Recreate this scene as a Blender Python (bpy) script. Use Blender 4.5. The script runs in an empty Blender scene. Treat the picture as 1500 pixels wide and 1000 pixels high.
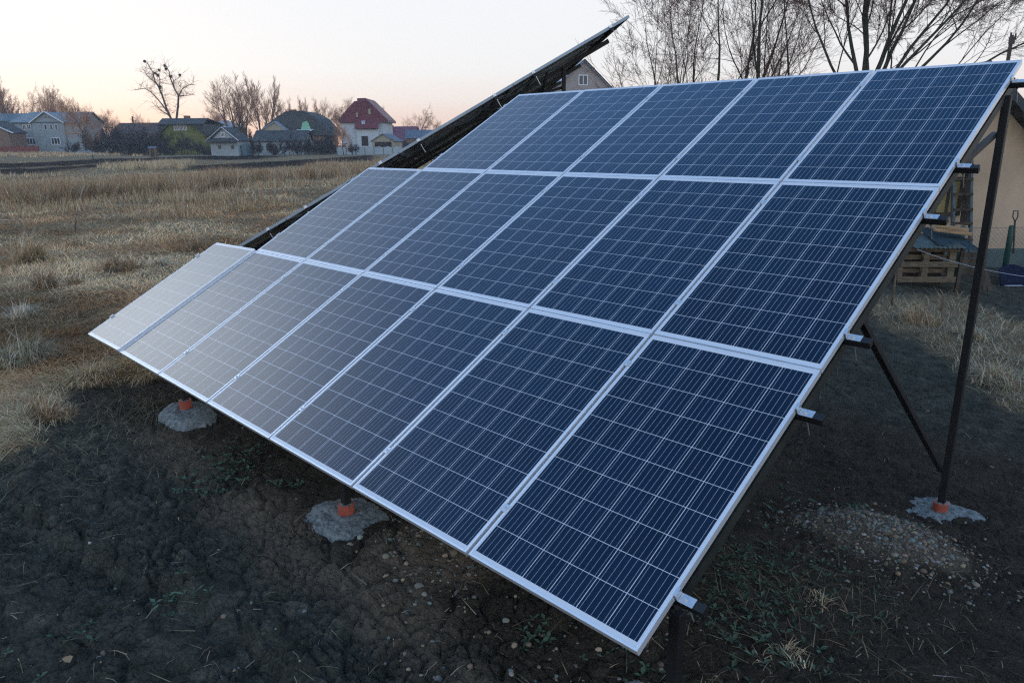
import bpy, math, random
import numpy as np
from mathutils import Vector, Matrix

scene = bpy.context.scene
COL = scene.collection
R_ = math.radians

# ------------------------------------------------------------------ camera
RW = np.array([[0.70182367, 0.71232091, -0.00651561],
               [0.18297253, -0.18910080, -0.96476004],
               [-0.68845086, 0.67589926, -0.26305058]])      # rows: right, down, forward
CAM = np.array([1.39782, -2.03685, 2.44593])
FPX = 1071.925
cam = bpy.data.cameras.new('camera')
cam_ob = bpy.data.objects.new('camera', cam)
COL.objects.link(cam_ob)
cam.sensor_width = 36.0
cam.lens = FPX / 1500 * 36
cam.clip_start = 0.05
cam.clip_end = 3000
mw = Matrix.Identity(4)
for i in range(3):
    mw[i][0] = RW[0][i]; mw[i][1] = -RW[1][i]; mw[i][2] = -RW[2][i]; mw[i][3] = CAM[i]
cam_ob.matrix_world = mw
scene.camera = cam_ob

# ------------------------------------------------------------------ dusk sky, low sun, exposure
SUN_PX = 130                                   # the glow stands over the left end of the village
view_az = math.atan2(RW[2][1], RW[2][0])
sun_az = view_az - math.atan((SUN_PX - 750) / FPX)          # math angle from +X
SUN_EL = R_(3.0)
world = bpy.data.worlds.new("World")
scene.world = world
world.use_nodes = True
wn = world.node_tree
for n in list(wn.nodes): wn.nodes.remove(n)
def wnode(t): return wn.nodes.new(t)
sky = wnode('ShaderNodeTexSky')
sky.sky_type = 'NISHITA'; sky.sun_disc = False
sky.sun_elevation = SUN_EL
sky.sun_rotation = math.pi / 2 - sun_az        # 0 = +Y, clockwise
sky.air_density = 1.0; sky.dust_density = 1.0; sky.ozone_density = 4.0
geo_n = wnode('ShaderNodeTexCoord'); sep = wnode('ShaderNodeSeparateXYZ')
wn.links.new(geo_n.outputs['Generated'], sep.inputs[0])
ramp = wnode('ShaderNodeValToRGB')             # thin high haze: pale veil by height above the horizon
wn.links.new(sep.outputs['Z'], ramp.inputs[0])
VEIL = [(0.0, (.76, .50, .42)), (.022, (.88, .66, .57)), (.052, (.95, .85, .79)), (.09, (.95, .925, .91)), (.18, (.92, .92, .935)),
        (.30, (.85, .95, 1.06)), (.48, (.62, .84, 1.18)), (.64, (.20, .47, .98)), (.78, (.09, .31, .74)), (.88, (.06, .23, .56)), (1.0, (.07, .22, .48))]
el = ramp.color_ramp.elements
while len(el) < len(VEIL): el.new(0.5)
for e, (p, c) in zip(el, VEIL): e.position = p; e.color = (*c, 1)
veil_gain = wnode('ShaderNodeVectorMath'); veil_gain.operation = 'SCALE'; veil_gain.inputs['Scale'].default_value = 10.0
wn.links.new(ramp.outputs[0], veil_gain.inputs[0])
sky_gain = wnode('ShaderNodeVectorMath'); sky_gain.operation = 'SCALE'; sky_gain.inputs['Scale'].default_value = 0.24
wn.links.new(sky.outputs[0], sky_gain.inputs[0])
add = wnode('ShaderNodeVectorMath'); add.operation = 'ADD'
wn.links.new(sky_gain.outputs[0], add.inputs[0]); wn.links.new(veil_gain.outputs[0], add.inputs[1])
# added glow lobe left of the frame, brightening the reflections in the panels
g_az, g_el = view_az + R_(51), R_(23)
dotn = wnode('ShaderNodeVectorMath'); dotn.operation = 'DOT_PRODUCT'
dotn.inputs[1].default_value = (math.cos(g_az) * math.cos(g_el), math.sin(g_az) * math.cos(g_el), math.sin(g_el))
wn.links.new(geo_n.outputs['Generated'], dotn.inputs[0])
m1 = wnode('ShaderNodeMath'); m1.operation = 'MULTIPLY_ADD'; m1.inputs[1].default_value = 52.0; m1.inputs[2].default_value = -52.0
wn.links.new(dotn.outputs['Value'], m1.inputs[0])
m2 = wnode('ShaderNodeMath'); m2.operation = 'EXPONENT'; wn.links.new(m1.outputs[0], m2.inputs[0])
glow = wnode('ShaderNodeVectorMath'); glow.operation = 'SCALE'; glow.inputs[0].default_value = (19.5, 20.2, 20.4)
wn.links.new(m2.outputs[0], glow.inputs['Scale'])
add2 = wnode('ShaderNodeVectorMath'); add2.operation = 'ADD'
wn.links.new(add.outputs[0], add2.inputs[0]); wn.links.new(glow.outputs[0], add2.inputs[1]); add = add2
# broad sky lobe added behind the camera to lift the light on the ground
b_az, b_el = view_az + math.pi, R_(34)
dot3 = wnode('ShaderNodeVectorMath'); dot3.operation = 'DOT_PRODUCT'
dot3.inputs[1].default_value = (math.cos(b_az) * math.cos(b_el), math.sin(b_az) * math.cos(b_el), math.sin(b_el))
wn.links.new(geo_n.outputs['Generated'], dot3.inputs[0])
m3 = wnode('ShaderNodeMath'); m3.operation = 'MULTIPLY_ADD'; m3.inputs[1].default_value = 3.0; m3.inputs[2].default_value = -3.0
wn.links.new(dot3.outputs['Value'], m3.inputs[0])
m4 = wnode('ShaderNodeMath'); m4.operation = 'EXPONENT'; wn.links.new(m3.outputs[0], m4.inputs[0])
rear_fill = wnode('ShaderNodeVectorMath'); rear_fill.operation = 'SCALE'; rear_fill.inputs[0].default_value = (4.0, 4.3, 4.8)
wn.links.new(m4.outputs[0], rear_fill.inputs['Scale'])
add3 = wnode('ShaderNodeVectorMath'); add3.operation = 'ADD'
wn.links.new(add.outputs[0], add3.inputs[0]); wn.links.new(rear_fill.outputs[0], add3.inputs[1]); add = add3
bg = wnode('ShaderNodeBackground'); bg.inputs['Strength'].default_value = 0.1
wn.links.new(add.outputs[0], bg.inputs['Color'])
wout = wnode('ShaderNodeOutputWorld'); wn.links.new(bg.outputs[0], wout.inputs[0])

sun = bpy.data.lights.new('sun', 'SUN')
sun.energy = 0.25; sun.angle = R_(12); sun.color = (1.0, .72, .52)
sun_ob = bpy.data.objects.new('sun', sun); COL.objects.link(sun_ob)
sd = Vector((math.cos(sun_az) * math.cos(SUN_EL), math.sin(sun_az) * math.cos(SUN_EL), math.sin(SUN_EL)))
sun_ob.rotation_euler = sd.to_track_quat('Z', 'Y').to_euler()
sun_ob.location = (0, 0, 60)

scene.view_settings.view_transform = 'Standard'
scene.view_settings.look = 'None'
scene.view_settings.exposure = 0.0
scene.view_settings.gamma = 1.0
scene.view_settings.use_curve_mapping = False
scene.render.engine = 'CYCLES'
scene.cycles.use_denoising = False
scene.cycles.pixel_filter_type = 'BLACKMAN_HARRIS'
scene.cycles.filter_width = 1.25
scene.cycles.use_adaptive_sampling = False
scene.cycles.max_bounces = 6
scene.cycles.volume_bounces = 1
scene.cycles.sample_clamp_indirect = 6.0
try:
    scene.cycles.denoiser = 'OPENIMAGEDENOISE'
    scene.cycles.denoising_prefilter = 'ACCURATE'
except Exception:
    pass

# ------------------------------------------------------------------ noise
def _h(ix, iy, s):
    n = (ix.astype(np.int64) * 374761393 + iy.astype(np.int64) * 668265263 + s * 1442695041) & 0xffffffff
    n = ((n ^ (n >> 13)) * 1274126177) & 0xffffffff
    n = (n ^ (n >> 16)) & 0xffffffff
    n = (n * 2246822519) & 0xffffffff
    return ((n ^ (n >> 15)) & 0xffffff) / float(0xffffff)
def vnoise(x, y, s=0):
    xi = np.floor(x); yi = np.floor(y); fx = x - xi; fy = y - yi
    fx = fx * fx * fx * (fx * (fx * 6 - 15) + 10); fy = fy * fy * fy * (fy * (fy * 6 - 15) + 10)
    a = _h(xi, yi, s); b = _h(xi + 1, yi, s); c = _h(xi, yi + 1, s); d = _h(xi + 1, yi + 1, s)
    return (a + (b - a) * fx) * (1 - fy) + (c + (d - c) * fx) * fy
def fbm(x, y, s=0, o=4, g=.5):
    t = 0; a = 1; n = 0
    for k in range(o):
        t = t + a * vnoise(x * 2 ** k + 17.3 * k, y * 2 ** k - 9.1 * k, s + k); n += a; a *= g
    return t / n
def cell(x, y, s=0):
    xi = np.floor(x); yi = np.floor(y)
    f1 = np.full(np.shape(x), 9.0); f2 = np.full(np.shape(x), 9.0)
    for dx in (-1, 0, 1):
        for dy in (-1, 0, 1):
            cx = xi + dx; cy = yi + dy
            d = np.hypot(cx + _h(cx, cy, s) - x, cy + _h(cx, cy, s + 7) - y)
            f2 = np.where(d < f1, f1, np.minimum(f2, d)); f1 = np.minimum(f1, d)
    return f1, f2
def sstep(a, b, x):
    t = np.clip((x - a) / (b - a), 0, 1); return t * t * (3 - 2 * t)

# ------------------------------------------------------------------ terrain
def azpx(x, y):
    dx = x - CAM[0]; dy = y - CAM[1]
    fwd = dx * math.cos(view_az) + dy * math.sin(view_az)
    rt = dx * math.sin(view_az) - dy * math.cos(view_az)
    return np.where(fwd > .1, 750 + FPX * rt / np.maximum(fwd, .1), np.where(rt > 0, 6000., -6000.)), np.hypot(dx, dy)
HEAPS = []
def base_h(x, y):
    px, r = azpx(x, y)
    z = -.46 * sstep(.6, 4.2, y) * sstep(-5.5, -1.0, x) * (1 - sstep(60, 120, r))
    z = z + .45 * sstep(40, 150, r) + .55 * sstep(95, 170, r) * sstep(260, 60, px)
    for hx, hy, hr, hh_ in HEAPS: z = z + hh_ * np.exp(-((x - hx) ** 2 + (y - hy) ** 2) / hr ** 2)
    z = z + .10 * (fbm(x * .11, y * .11, 3, 3) - .5) * sstep(4, 10, r)
    return z
def ray_dir(px, py):
    px = np.asarray(px, float); py = np.asarray(py, float)
    return ((px - 750) / FPX)[..., None] * RW[0] + ((py - 500) / FPX)[..., None] * RW[1] + RW[2]
def ground_hit(px, py, hf=base_h):
    d = ray_dir(px, py); z = np.zeros(d.shape[:-1])
    for _ in range(14):
        s = np.clip((z - CAM[2]) / np.minimum(d[..., 2], -1e-4), 0, 900)
        p = CAM + d * s[..., None]; z = .5 * z + .5 * hf(p[..., 0], p[..., 1])
    p[..., 2] = z
    return p
def poly_world(pts):
    a = np.array(pts, float); return ground_hit(a[:, 0], a[:, 1])[:, :2]
def poly_sd(x, y, poly):
    """signed distance, positive inside"""
    ins = np.zeros(np.shape(x), bool); dm = np.full(np.shape(x), 1e9)
    n = len(poly)
    for i in range(n):
        x1, y1 = poly[i]; x2, y2 = poly[(i + 1) % n]
        ex, ey = x2 - x1, y2 - y1; L = ex * ex + ey * ey + 1e-12
        t = np.clip(((x - x1) * ex + (y - y1) * ey) / L, 0, 1)
        dm = np.minimum(dm, np.hypot(x - x1 - t * ex, y - y1 - t * ey))
        c = (y1 > y) != (y2 > y)
        ins ^= c & (x < ex * (y - y1) / (ey if abs(ey) > 1e-12 else 1e-12) + x1)
    return np.where(ins, dm, -dm)

HEAP = ground_hit(np.array([1285, 640, 235]), np.array([795, 810, 640]))
HEAPS = [(HEAP[0][0], HEAP[0][1], .48, .17), (HEAP[1][0], HEAP[1][1], .40, .10)]
PATH = poly_world([(215, 628), (290, 640), (345, 712), (450, 785), (620, 880), (760, 1000), (640, 1010), (500, 900), (385, 800), (290, 725), (235, 680)])
# soil is everything near the arrays; dry grass beyond this line
SOIL = poly_world([(-900, 760), (-260, 700), (0, 662), (60, 612), (165, 572), (262, 556), (330, 470), (520, 420),
                   (900, 330), (1320, 290), (2100, 300), (2500, 520), (2500, 1100)])
SOIL = np.vstack([SOIL, [[8., -14.], [-8., -16.]]])
GRASS_R = poly_world([(1270, 452), (1300, 430), (1400, 428), (1480, 470), (1620, 500), (1700, 660), (1560, 625), (1500, 606), (1440, 570),
                      (1380, 525), (1320, 490)])
PLOUGH = [poly_world(p) for p in (
    [(-200, 246), (60, 238), (150, 233), (300, 229), (260, 234), (180, 242), (70, 253), (-200, 270)],
    [(255, 231), (340, 228), (420, 229), (380, 234), (300, 235)],
    [(275, 244), (400, 237), (470, 233), (552, 227), (545, 235), (430, 244), (330, 251), (270, 251)],
    [(600, 236), (900, 232), (900, 243), (600, 246)])]
LINE = poly_world([(-160, 252), (60, 245), (150, 240), (245, 234), (246, 235), (150, 241.2), (60, 246.4), (-160, 253.6)])
def masks(x, y):
    """grass 0..1, plough 0..1"""
    px, r = azpx(x, y)
    w = 1 + .25 * sstep(8, 40, r)
    n = (fbm(x * .9, y * .9, 11, 4) - .5) * 1.5
    n2 = (fbm(x * 4, y * 4, 15, 3) - .5) * .5
    sd = -poly_sd(x, y, SOIL) + n + n2
    g = sstep(-.12, .30, sd)
    gr = sstep(-.1, .35, poly_sd(x, y, GRASS_R) + n * .6 + n2 + .12)
    g = np.maximum(g, gr)
    p = 0 * x
    for k in PLOUGH: p = np.maximum(p, sstep(-1.5, 1.5, poly_sd(x, y, k) + (fbm(x * .25, y * .25, 21, 3) - .5) * 2.5))
    p = p * (1 - sstep(-.8, .6, poly_sd(x, y, LINE)))
    p = np.maximum(p, 0)
    return g, p
def ground_h(x, y):
    g, p = masks(x, y); _, r = azpx(x, y)
    z = base_h(x, y)
    near = 1 - sstep(12, 22, r)
    wx = x + .10 * (fbm(x * 2.5, y * 2.5, 71, 2) - .5); wy = y + .10 * (fbm(x * 2.5, y * 2.5, 72, 2) - .5)
    f1, f2 = cell(wx * 5.5, wy * 5.5, 31); e1 = f2 - f1
    f3, f4 = cell(wx * 13, wy * 13, 41)
    crack = np.minimum(e1, .22) / .22
    rough = .50 + .75 * sstep(.36, .62, fbm(x * .55 + 3, y * .55, 73, 3))
    f5, f6 = cell(wx * 2.3 + .3 * fbm(x * 3, y * 3, 74, 2), wy * 2.3, 45); big = np.minimum(f6 - f5, .10) / .10
    soil = .085 * (fbm(x * 1.0, y * 1.0, 5, 3) - .5) + .030 * (big - 1) \
        + rough * (.05 * (fbm(x * 3.1, y * 3.1, 6, 3) - .5) + .042 * (vnoise(wx * 5.5, wy * 5.5, 33) - .4) * crack + .022 * (crack - 1) + .030 * (np.minimum(f4 - f3, .16) / .16 - 1) * vnoise(x * 3, y * 3, 79) + .048 * (fbm(x * 17, y * 17, 8, 4, .66) - .5))
    soft = 1 - .65 * sstep(-.4, .8, y) * sstep(-6, -3, x)
    grass = .22 * (fbm(x * .7, y * .7, 9, 3) - .5) + .12 * (fbm(x * 2.2, y * 2.2, 10, 3) - .5)
    rut = -.05 * np.exp(-((y + 1.05 + .25 * np.sin(x * 1.1)) / .10) ** 2) + .035 * np.exp(-((y + .9 + .25 * np.sin(x * 1.1)) / .10) ** 2)
    z = z + near * ((1 - g) * (soil * soft + rut * sstep(-6.5, -5, x) * sstep(1.0, -.5, x)) + g * grass * (1 - sstep(10, 22, r)))
    far = sstep(20, 40, r)
    z = z + far * p * .25 * (fbm(x * .8, y * .8, 51, 2) - .3)
    return z

# ------------------------------------------------------------------ mesh helpers
class MB:
    def __init__(s): s.v = []; s.f = []; s.m = []; s.c = []; s.n = 0
    def add(s, v, f, mat=0, col=None):
        v = np.asarray(v, float).reshape(-1, 3)
        if isinstance(f, np.ndarray): s.f.append(f + s.n); nf = len(f)
        else:
            for k in f: s.f.append(np.array([k]) + s.n)
            nf = len(f)
        s.m.append(np.full(nf, mat)); s.v.append(v)
        if col is not None:
            c = np.asarray(col, float)
            s.c.append(np.broadcast_to(c, (len(v), 3)) if c.ndim == 1 else c)
        s.n += len(v)
    def mesh(s, name, mats, smooth=False):
        me = bpy.data.meshes.new(name)
        v = np.vstack(s.v); me.vertices.add(len(v)); me.vertices.foreach_set('co', v.astype(np.float32).ravel())
        tot = [np.full(len(a), a.shape[1]) for a in s.f]
        li = np.concatenate([a.ravel() for a in s.f]).astype(np.int32)
        tot = np.concatenate(tot).astype(np.int32)
        st = np.concatenate([[0], np.cumsum(tot)[:-1]]).astype(np.int32)
        me.loops.add(len(li)); me.loops.foreach_set('vertex_index', li)
        me.polygons.add(len(tot)); me.polygons.foreach_set('loop_start', st); me.polygons.foreach_set('loop_total', tot)
        for m in (mats if isinstance(mats, (list, tuple)) else [mats]): me.materials.append(m)
        me.polygons.foreach_set('material_index', np.concatenate(s.m).astype(np.int32))
        me.polygons.foreach_set('use_smooth', np.full(len(tot), bool(smooth)))
        if s.c:
            at = me.color_attributes.new('tint', 'FLOAT_COLOR', 'POINT')
            c = np.vstack(s.c); c = np.hstack([c, np.ones((len(c), 1))])
            at.data.foreach_set('color', c.astype(np.float32).ravel())
        me.update(calc_edges=True); me.validate()
        return me
def obj(name, mb, mats, parent=None, smooth=False, bevel=0, loc=None, mat4=None):
    me = mb if isinstance(mb, bpy.types.Mesh) else mb.mesh(name, mats, smooth)
    o = bpy.data.objects.new(name, me); COL.objects.link(o)
    if parent: o.parent = parent
    if loc is not None: o.location = loc
    if mat4 is not None: o.matrix_basis = mat4
    if bevel:
        b = o.modifiers.new('bevel', 'BEVEL'); b.width = bevel; b.segments = 2; b.limit_method = 'ANGLE'; b.angle_limit = R_(40)
    return o
def tag(o, label=None, cat=None, group=None, kind=None):
    if label: o['label'] = label
    if cat: o['category'] = cat
    if group: o['group'] = group
    if kind: o['kind'] = kind
    return o
def empty(name, loc, label, cat, rz=0, group=None):
    o = bpy.data.objects.new(name, None); COL.objects.link(o)
    o.empty_display_size = .2; o.location = loc; o.rotation_euler = (0, 0, rz)
    return tag(o, label, cat, group)
BOXF = np.array([[0, 3, 2, 1], [4, 5, 6, 7], [0, 1, 5, 4], [1, 2, 6, 5], [2, 3, 7, 6], [3, 0, 4, 7]])
def box(mb, x0, x1, y0, y1, z0, z1, mat=0, M=None, col=None):
    v = np.array([[x0, y0, z0], [x1, y0, z0], [x1, y1, z0], [x0, y1, z0], [x0, y0, z1], [x1, y0, z1], [x1, y1, z1], [x0, y1, z1]], float)
    if M is not None: v = v @ np.array(M)[:3, :3].T + np.array(M)[:3, 3]
    mb.add(v, BOXF, mat, col)
def beam(mb, a, b, w, h, up=(0, 0, 1), mat=0, col=None):
    """box bar from a to b, w across, h along up"""
    a = np.array(a, float); b = np.array(b, float); d = b - a; L = np.linalg.norm(d); d /= L
    u = np.array(up, float); s = np.cross(d, u)
    if np.linalg.norm(s) < 1e-6: s = np.cross(d, [0, 1, 0.])
    s /= np.linalg.norm(s); u = np.cross(s, d)
    v = []
    for p in (a, b):
        for i, j in ((-1, -1), (1, -1), (1, 1), (-1, 1)): v.append(p + s * i * w / 2 + u * j * h / 2)
    mb.add(v, np.array([[0, 1, 2, 3], [7, 6, 5, 4], [0, 4, 5, 1], [1, 5, 6, 2], [2, 6, 7, 3], [3, 7, 4, 0]]), mat, col)
def extrude(mb, poly, vec, mat=0):
    p = np.array(poly, float); n = len(p); v = np.vstack([p, p + np.array(vec, float)])
    f = [list(range(n))[::-1], list(range(n, 2 * n))] + [[i, (i + 1) % n, n + (i + 1) % n, n + i] for i in range(n)]
    mb.add(v, f, mat)
def tube(mb, pts, rad, k=6, mat=0, cap=True, col=None):
    p = np.asarray(pts, float); n = len(p); rad = np.broadcast_to(np.asarray(rad, float), (n,))
    t = np.gradient(p, axis=0); t /= np.linalg.norm(t, axis=1, keepdims=True) + 1e-12
    m = t.mean(0); ref = np.eye(3)[np.argmin(np.abs(m))]
    a = np.cross(t, ref); a /= np.linalg.norm(a, axis=1, keepdims=True) + 1e-12; b = np.cross(t, a)
    th = np.arange(k) * 2 * np.pi / k
    v = p[:, None] + rad[:, None, None] * (np.cos(th)[None, :, None] * a[:, None] + np.sin(th)[None, :, None] * b[:, None])
    i = np.arange(n - 1)[:, None] * k; j = np.arange(k)[None]; j2 = (j + 1) % k
    f = np.stack([i + j, i + j2, i + k + j2, i + k + j], -1).reshape(-1, 4)
    mb.add(v.reshape(-1, 3), f, mat, col)
    if cap: mb.f.append(np.array([list(range(k))[::-1]]) + mb.n - n * k); mb.f.append(np.array([list(range((n - 1) * k, n * k))]) + mb.n - n * k); mb.m.append(np.full(2, mat))
def lump(mb, c, r, seed, nu=14, nv=9, rough=.25, squash=(1, 1, 1), mat=0, col=None):
    th = np.linspace(0, np.pi, nv); ph = np.arange(nu) * 2 * np.pi / nu
    T, P = np.meshgrid(th, ph, indexing='ij')
    d = np.stack([np.sin(T) * np.cos(P), np.sin(T) * np.sin(P), np.cos(T)], -1)
    k = 1 + rough * (fbm(d[..., 0] * 1.7 + d[..., 2] + seed * 3.1, d[..., 1] * 1.7 - d[..., 2] * .7 + seed, seed, 3) - .5) * 2
    v = d * k[..., None] * r * np.array(squash) + np.array(c)
    f = []
    i = np.arange(nv - 1)[:, None] * nu; j = np.arange(nu)[None]; j2 = (j + 1) % nu
    f = np.stack([i + j, i + nu + j, i + nu + j2, i + j2], -1).reshape(-1, 4)
    mb.add(v.reshape(-1, 3), f, mat, col)

# ------------------------------------------------------------------ materials
def new_mat(name):
    m = bpy.data.materials.new(name); m.use_nodes = True
    nt = m.node_tree; return m, nt, nt.nodes['Principled BSDF']
def noise_mat(name, c1, c2, scale=4, rough=.8, metal=0, bump=.2, bscale=30, spec=None, detail=5, ramp=(.35, .65), stretch=None, dist=.01):
    m, nt, b = new_mat(name)
    tc = nt.nodes.new('ShaderNodeTexCoord'); src = tc.outputs['Object']
    if stretch:
        mp = nt.nodes.new('ShaderNodeMapping'); mp.inputs['Scale'].default_value = stretch
        nt.links.new(src, mp.inputs[0]); src = mp.outputs[0]
    n = nt.nodes.new('ShaderNodeTexNoise'); n.inputs['Scale'].default_value = scale; n.inputs['Detail'].default_value = detail; n.inputs['Roughness'].default_value = .65
    nt.links.new(src, n.inputs['Vector'])
    r = nt.nodes.new('ShaderNodeValToRGB'); r.color_ramp.elements[0].position = ramp[0]; r.color_ramp.elements[1].position = ramp[1]
    r.color_ramp.elements[0].color = (*c1, 1); r.color_ramp.elements[1].color = (*c2, 1)
    nt.links.new(n.outputs['Fac'], r.inputs[0]); nt.links.new(r.outputs[0], b.inputs['Base Color'])
    b.inputs['Roughness'].default_value = rough; b.inputs['Metallic'].default_value = metal; b.inputs['Specular IOR Level'].default_value = spec if spec is not None else (.5 if rough < .65 else .12)
    if bump:
        n2 = nt.nodes.new('ShaderNodeTexNoise'); n2.inputs['Scale'].default_value = bscale; n2.inputs['Detail'].default_value = 6
        nt.links.new(src, n2.inputs['Vector'])
        bp = nt.nodes.new('ShaderNodeBump'); bp.inputs['Strength'].default_value = bump; bp.inputs['Distance'].default_value = dist
        nt.links.new(n2.outputs['Fac'], bp.inputs['Height']); nt.links.new(bp.outputs[0], b.inputs['Normal'])
    return m
def tint_mat(name, rough=.8, trans=0):
    m, nt, b = new_mat(name)
    a = nt.nodes.new('ShaderNodeAttribute'); a.attribute_name = 'tint'
    nt.links.new(a.outputs['Color'], b.inputs['Base Color'])
    b.inputs['Roughness'].default_value = rough; b.inputs['Specular IOR Level'].default_value = .06
    return m
def ridged(mat, scale, axis='X', strength=.6, dist=.03):
    """corrugation / tile courses as a wave bump"""
    nt = mat.node_tree; b = nt.nodes['Principled BSDF']
    tc = nt.nodes.new('ShaderNodeTexCoord'); w = nt.nodes.new('ShaderNodeTexWave'); w.wave_type = 'BANDS'; w.bands_direction = axis
    w.inputs['Scale'].default_value = scale; w.inputs['Distortion'].default_value = .2
    nt.links.new(tc.outputs['Object'], w.inputs[0])
    bp = nt.nodes.new('ShaderNodeBump'); bp.inputs['Strength'].default_value = strength; bp.inputs['Distance'].default_value = dist
    nt.links.new(w.outputs['Fac'], bp.inputs['Height']); nt.links.new(bp.outputs[0], b.inputs['Normal'])
    return mat

M = {}
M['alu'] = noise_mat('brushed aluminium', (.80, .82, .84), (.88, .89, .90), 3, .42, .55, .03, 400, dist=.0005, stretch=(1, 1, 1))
M['alu_shaded'] = noise_mat('aluminium toned as side shade', (.27, .33, .38), (.36, .42, .47), 3, .5, .4, .03, 400, dist=.0005)  # side shading of the rear array's frames put into the metal colour
M['alu_clamp'] = noise_mat('cast aluminium clamp', (.62, .65, .67), (.74, .75, .76), 30, .38, .7, .05, 200, dist=.0005)
M['black_steel'] = noise_mat('black painted steel', (.006, .0065, .007), (.012, .013, .014), 9, .55, 0, .08, 90, dist=.001)
M['blue_steel'] = noise_mat('dark primed steel', (.018, .024, .028), (.03, .038, .042), 7, .45, 0, .06, 90, dist=.001)
M['rafter'] = noise_mat('grey green channel steel', (.016, .019, .016), (.034, .038, .031), 6, .55, .1, .05, 60, dist=.001)
M['orange'] = noise_mat('orange plastic pipe', (.34, .070, .042), (.46, .11, .065), 14, .55, 0, .15, 60, dist=.002)
M['concrete'] = noise_mat('rough poured concrete', (.075, .088, .088), (.31, .335, .325), 26, .95, 0, 1.0, 45, dist=.022, detail=8, ramp=(.3, .7))
M['zinc'] = noise_mat('zinc bolt', (.55, .58, .6), (.7, .72, .72), 40, .35, .8, 0)
M['cable'] = noise_mat('black cable', (.012, .012, .013), (.02, .02, .021), 9, .55, 0, 0)
M['back_sheet'] = noise_mat('aged panel back sheet', (.20, .19, .17), (.30, .285, .25), 2.5, .6, 0, .02, 60)
M['wood'] = noise_mat('weathered boards', (.085, .066, .045), (.21, .165, .11), 6, .85, 0, .4, 40, stretch=(1, 6, 6), dist=.004)
M['wood_dark'] = noise_mat('dark wet timber', (.045, .035, .026), (.10, .08, .06), 5, .85, 0, .3, 40, stretch=(1, 1, .25), dist=.004)
M['wood_pale'] = noise_mat('split pale timber', (.28, .17, .09), (.46, .31, .17), 5, .8, 0, .5, 30, stretch=(.5, 5, 5), dist=.006)
M['tin'] = ridged(noise_mat('corrugated sheet', (.055, .085, .10), (.11, .14, .15), 5, .55, .3, 0), 3.4, 'X', 1.0, .03)
M['glass'] = noise_mat('dark window pane', (.02, .024, .03), (.045, .05, .06), 2, .12, 0, 0, spec=.6)
M['white_trim'] = noise_mat('white painted trim', (.62, .64, .66), (.74, .75, .76), 5, .6, 0, .05)
M['pipe_red'] = noise_mat('chimney brick', (.16, .07, .05), (.26, .12, .09), 12, .9, 0, .2)

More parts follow.
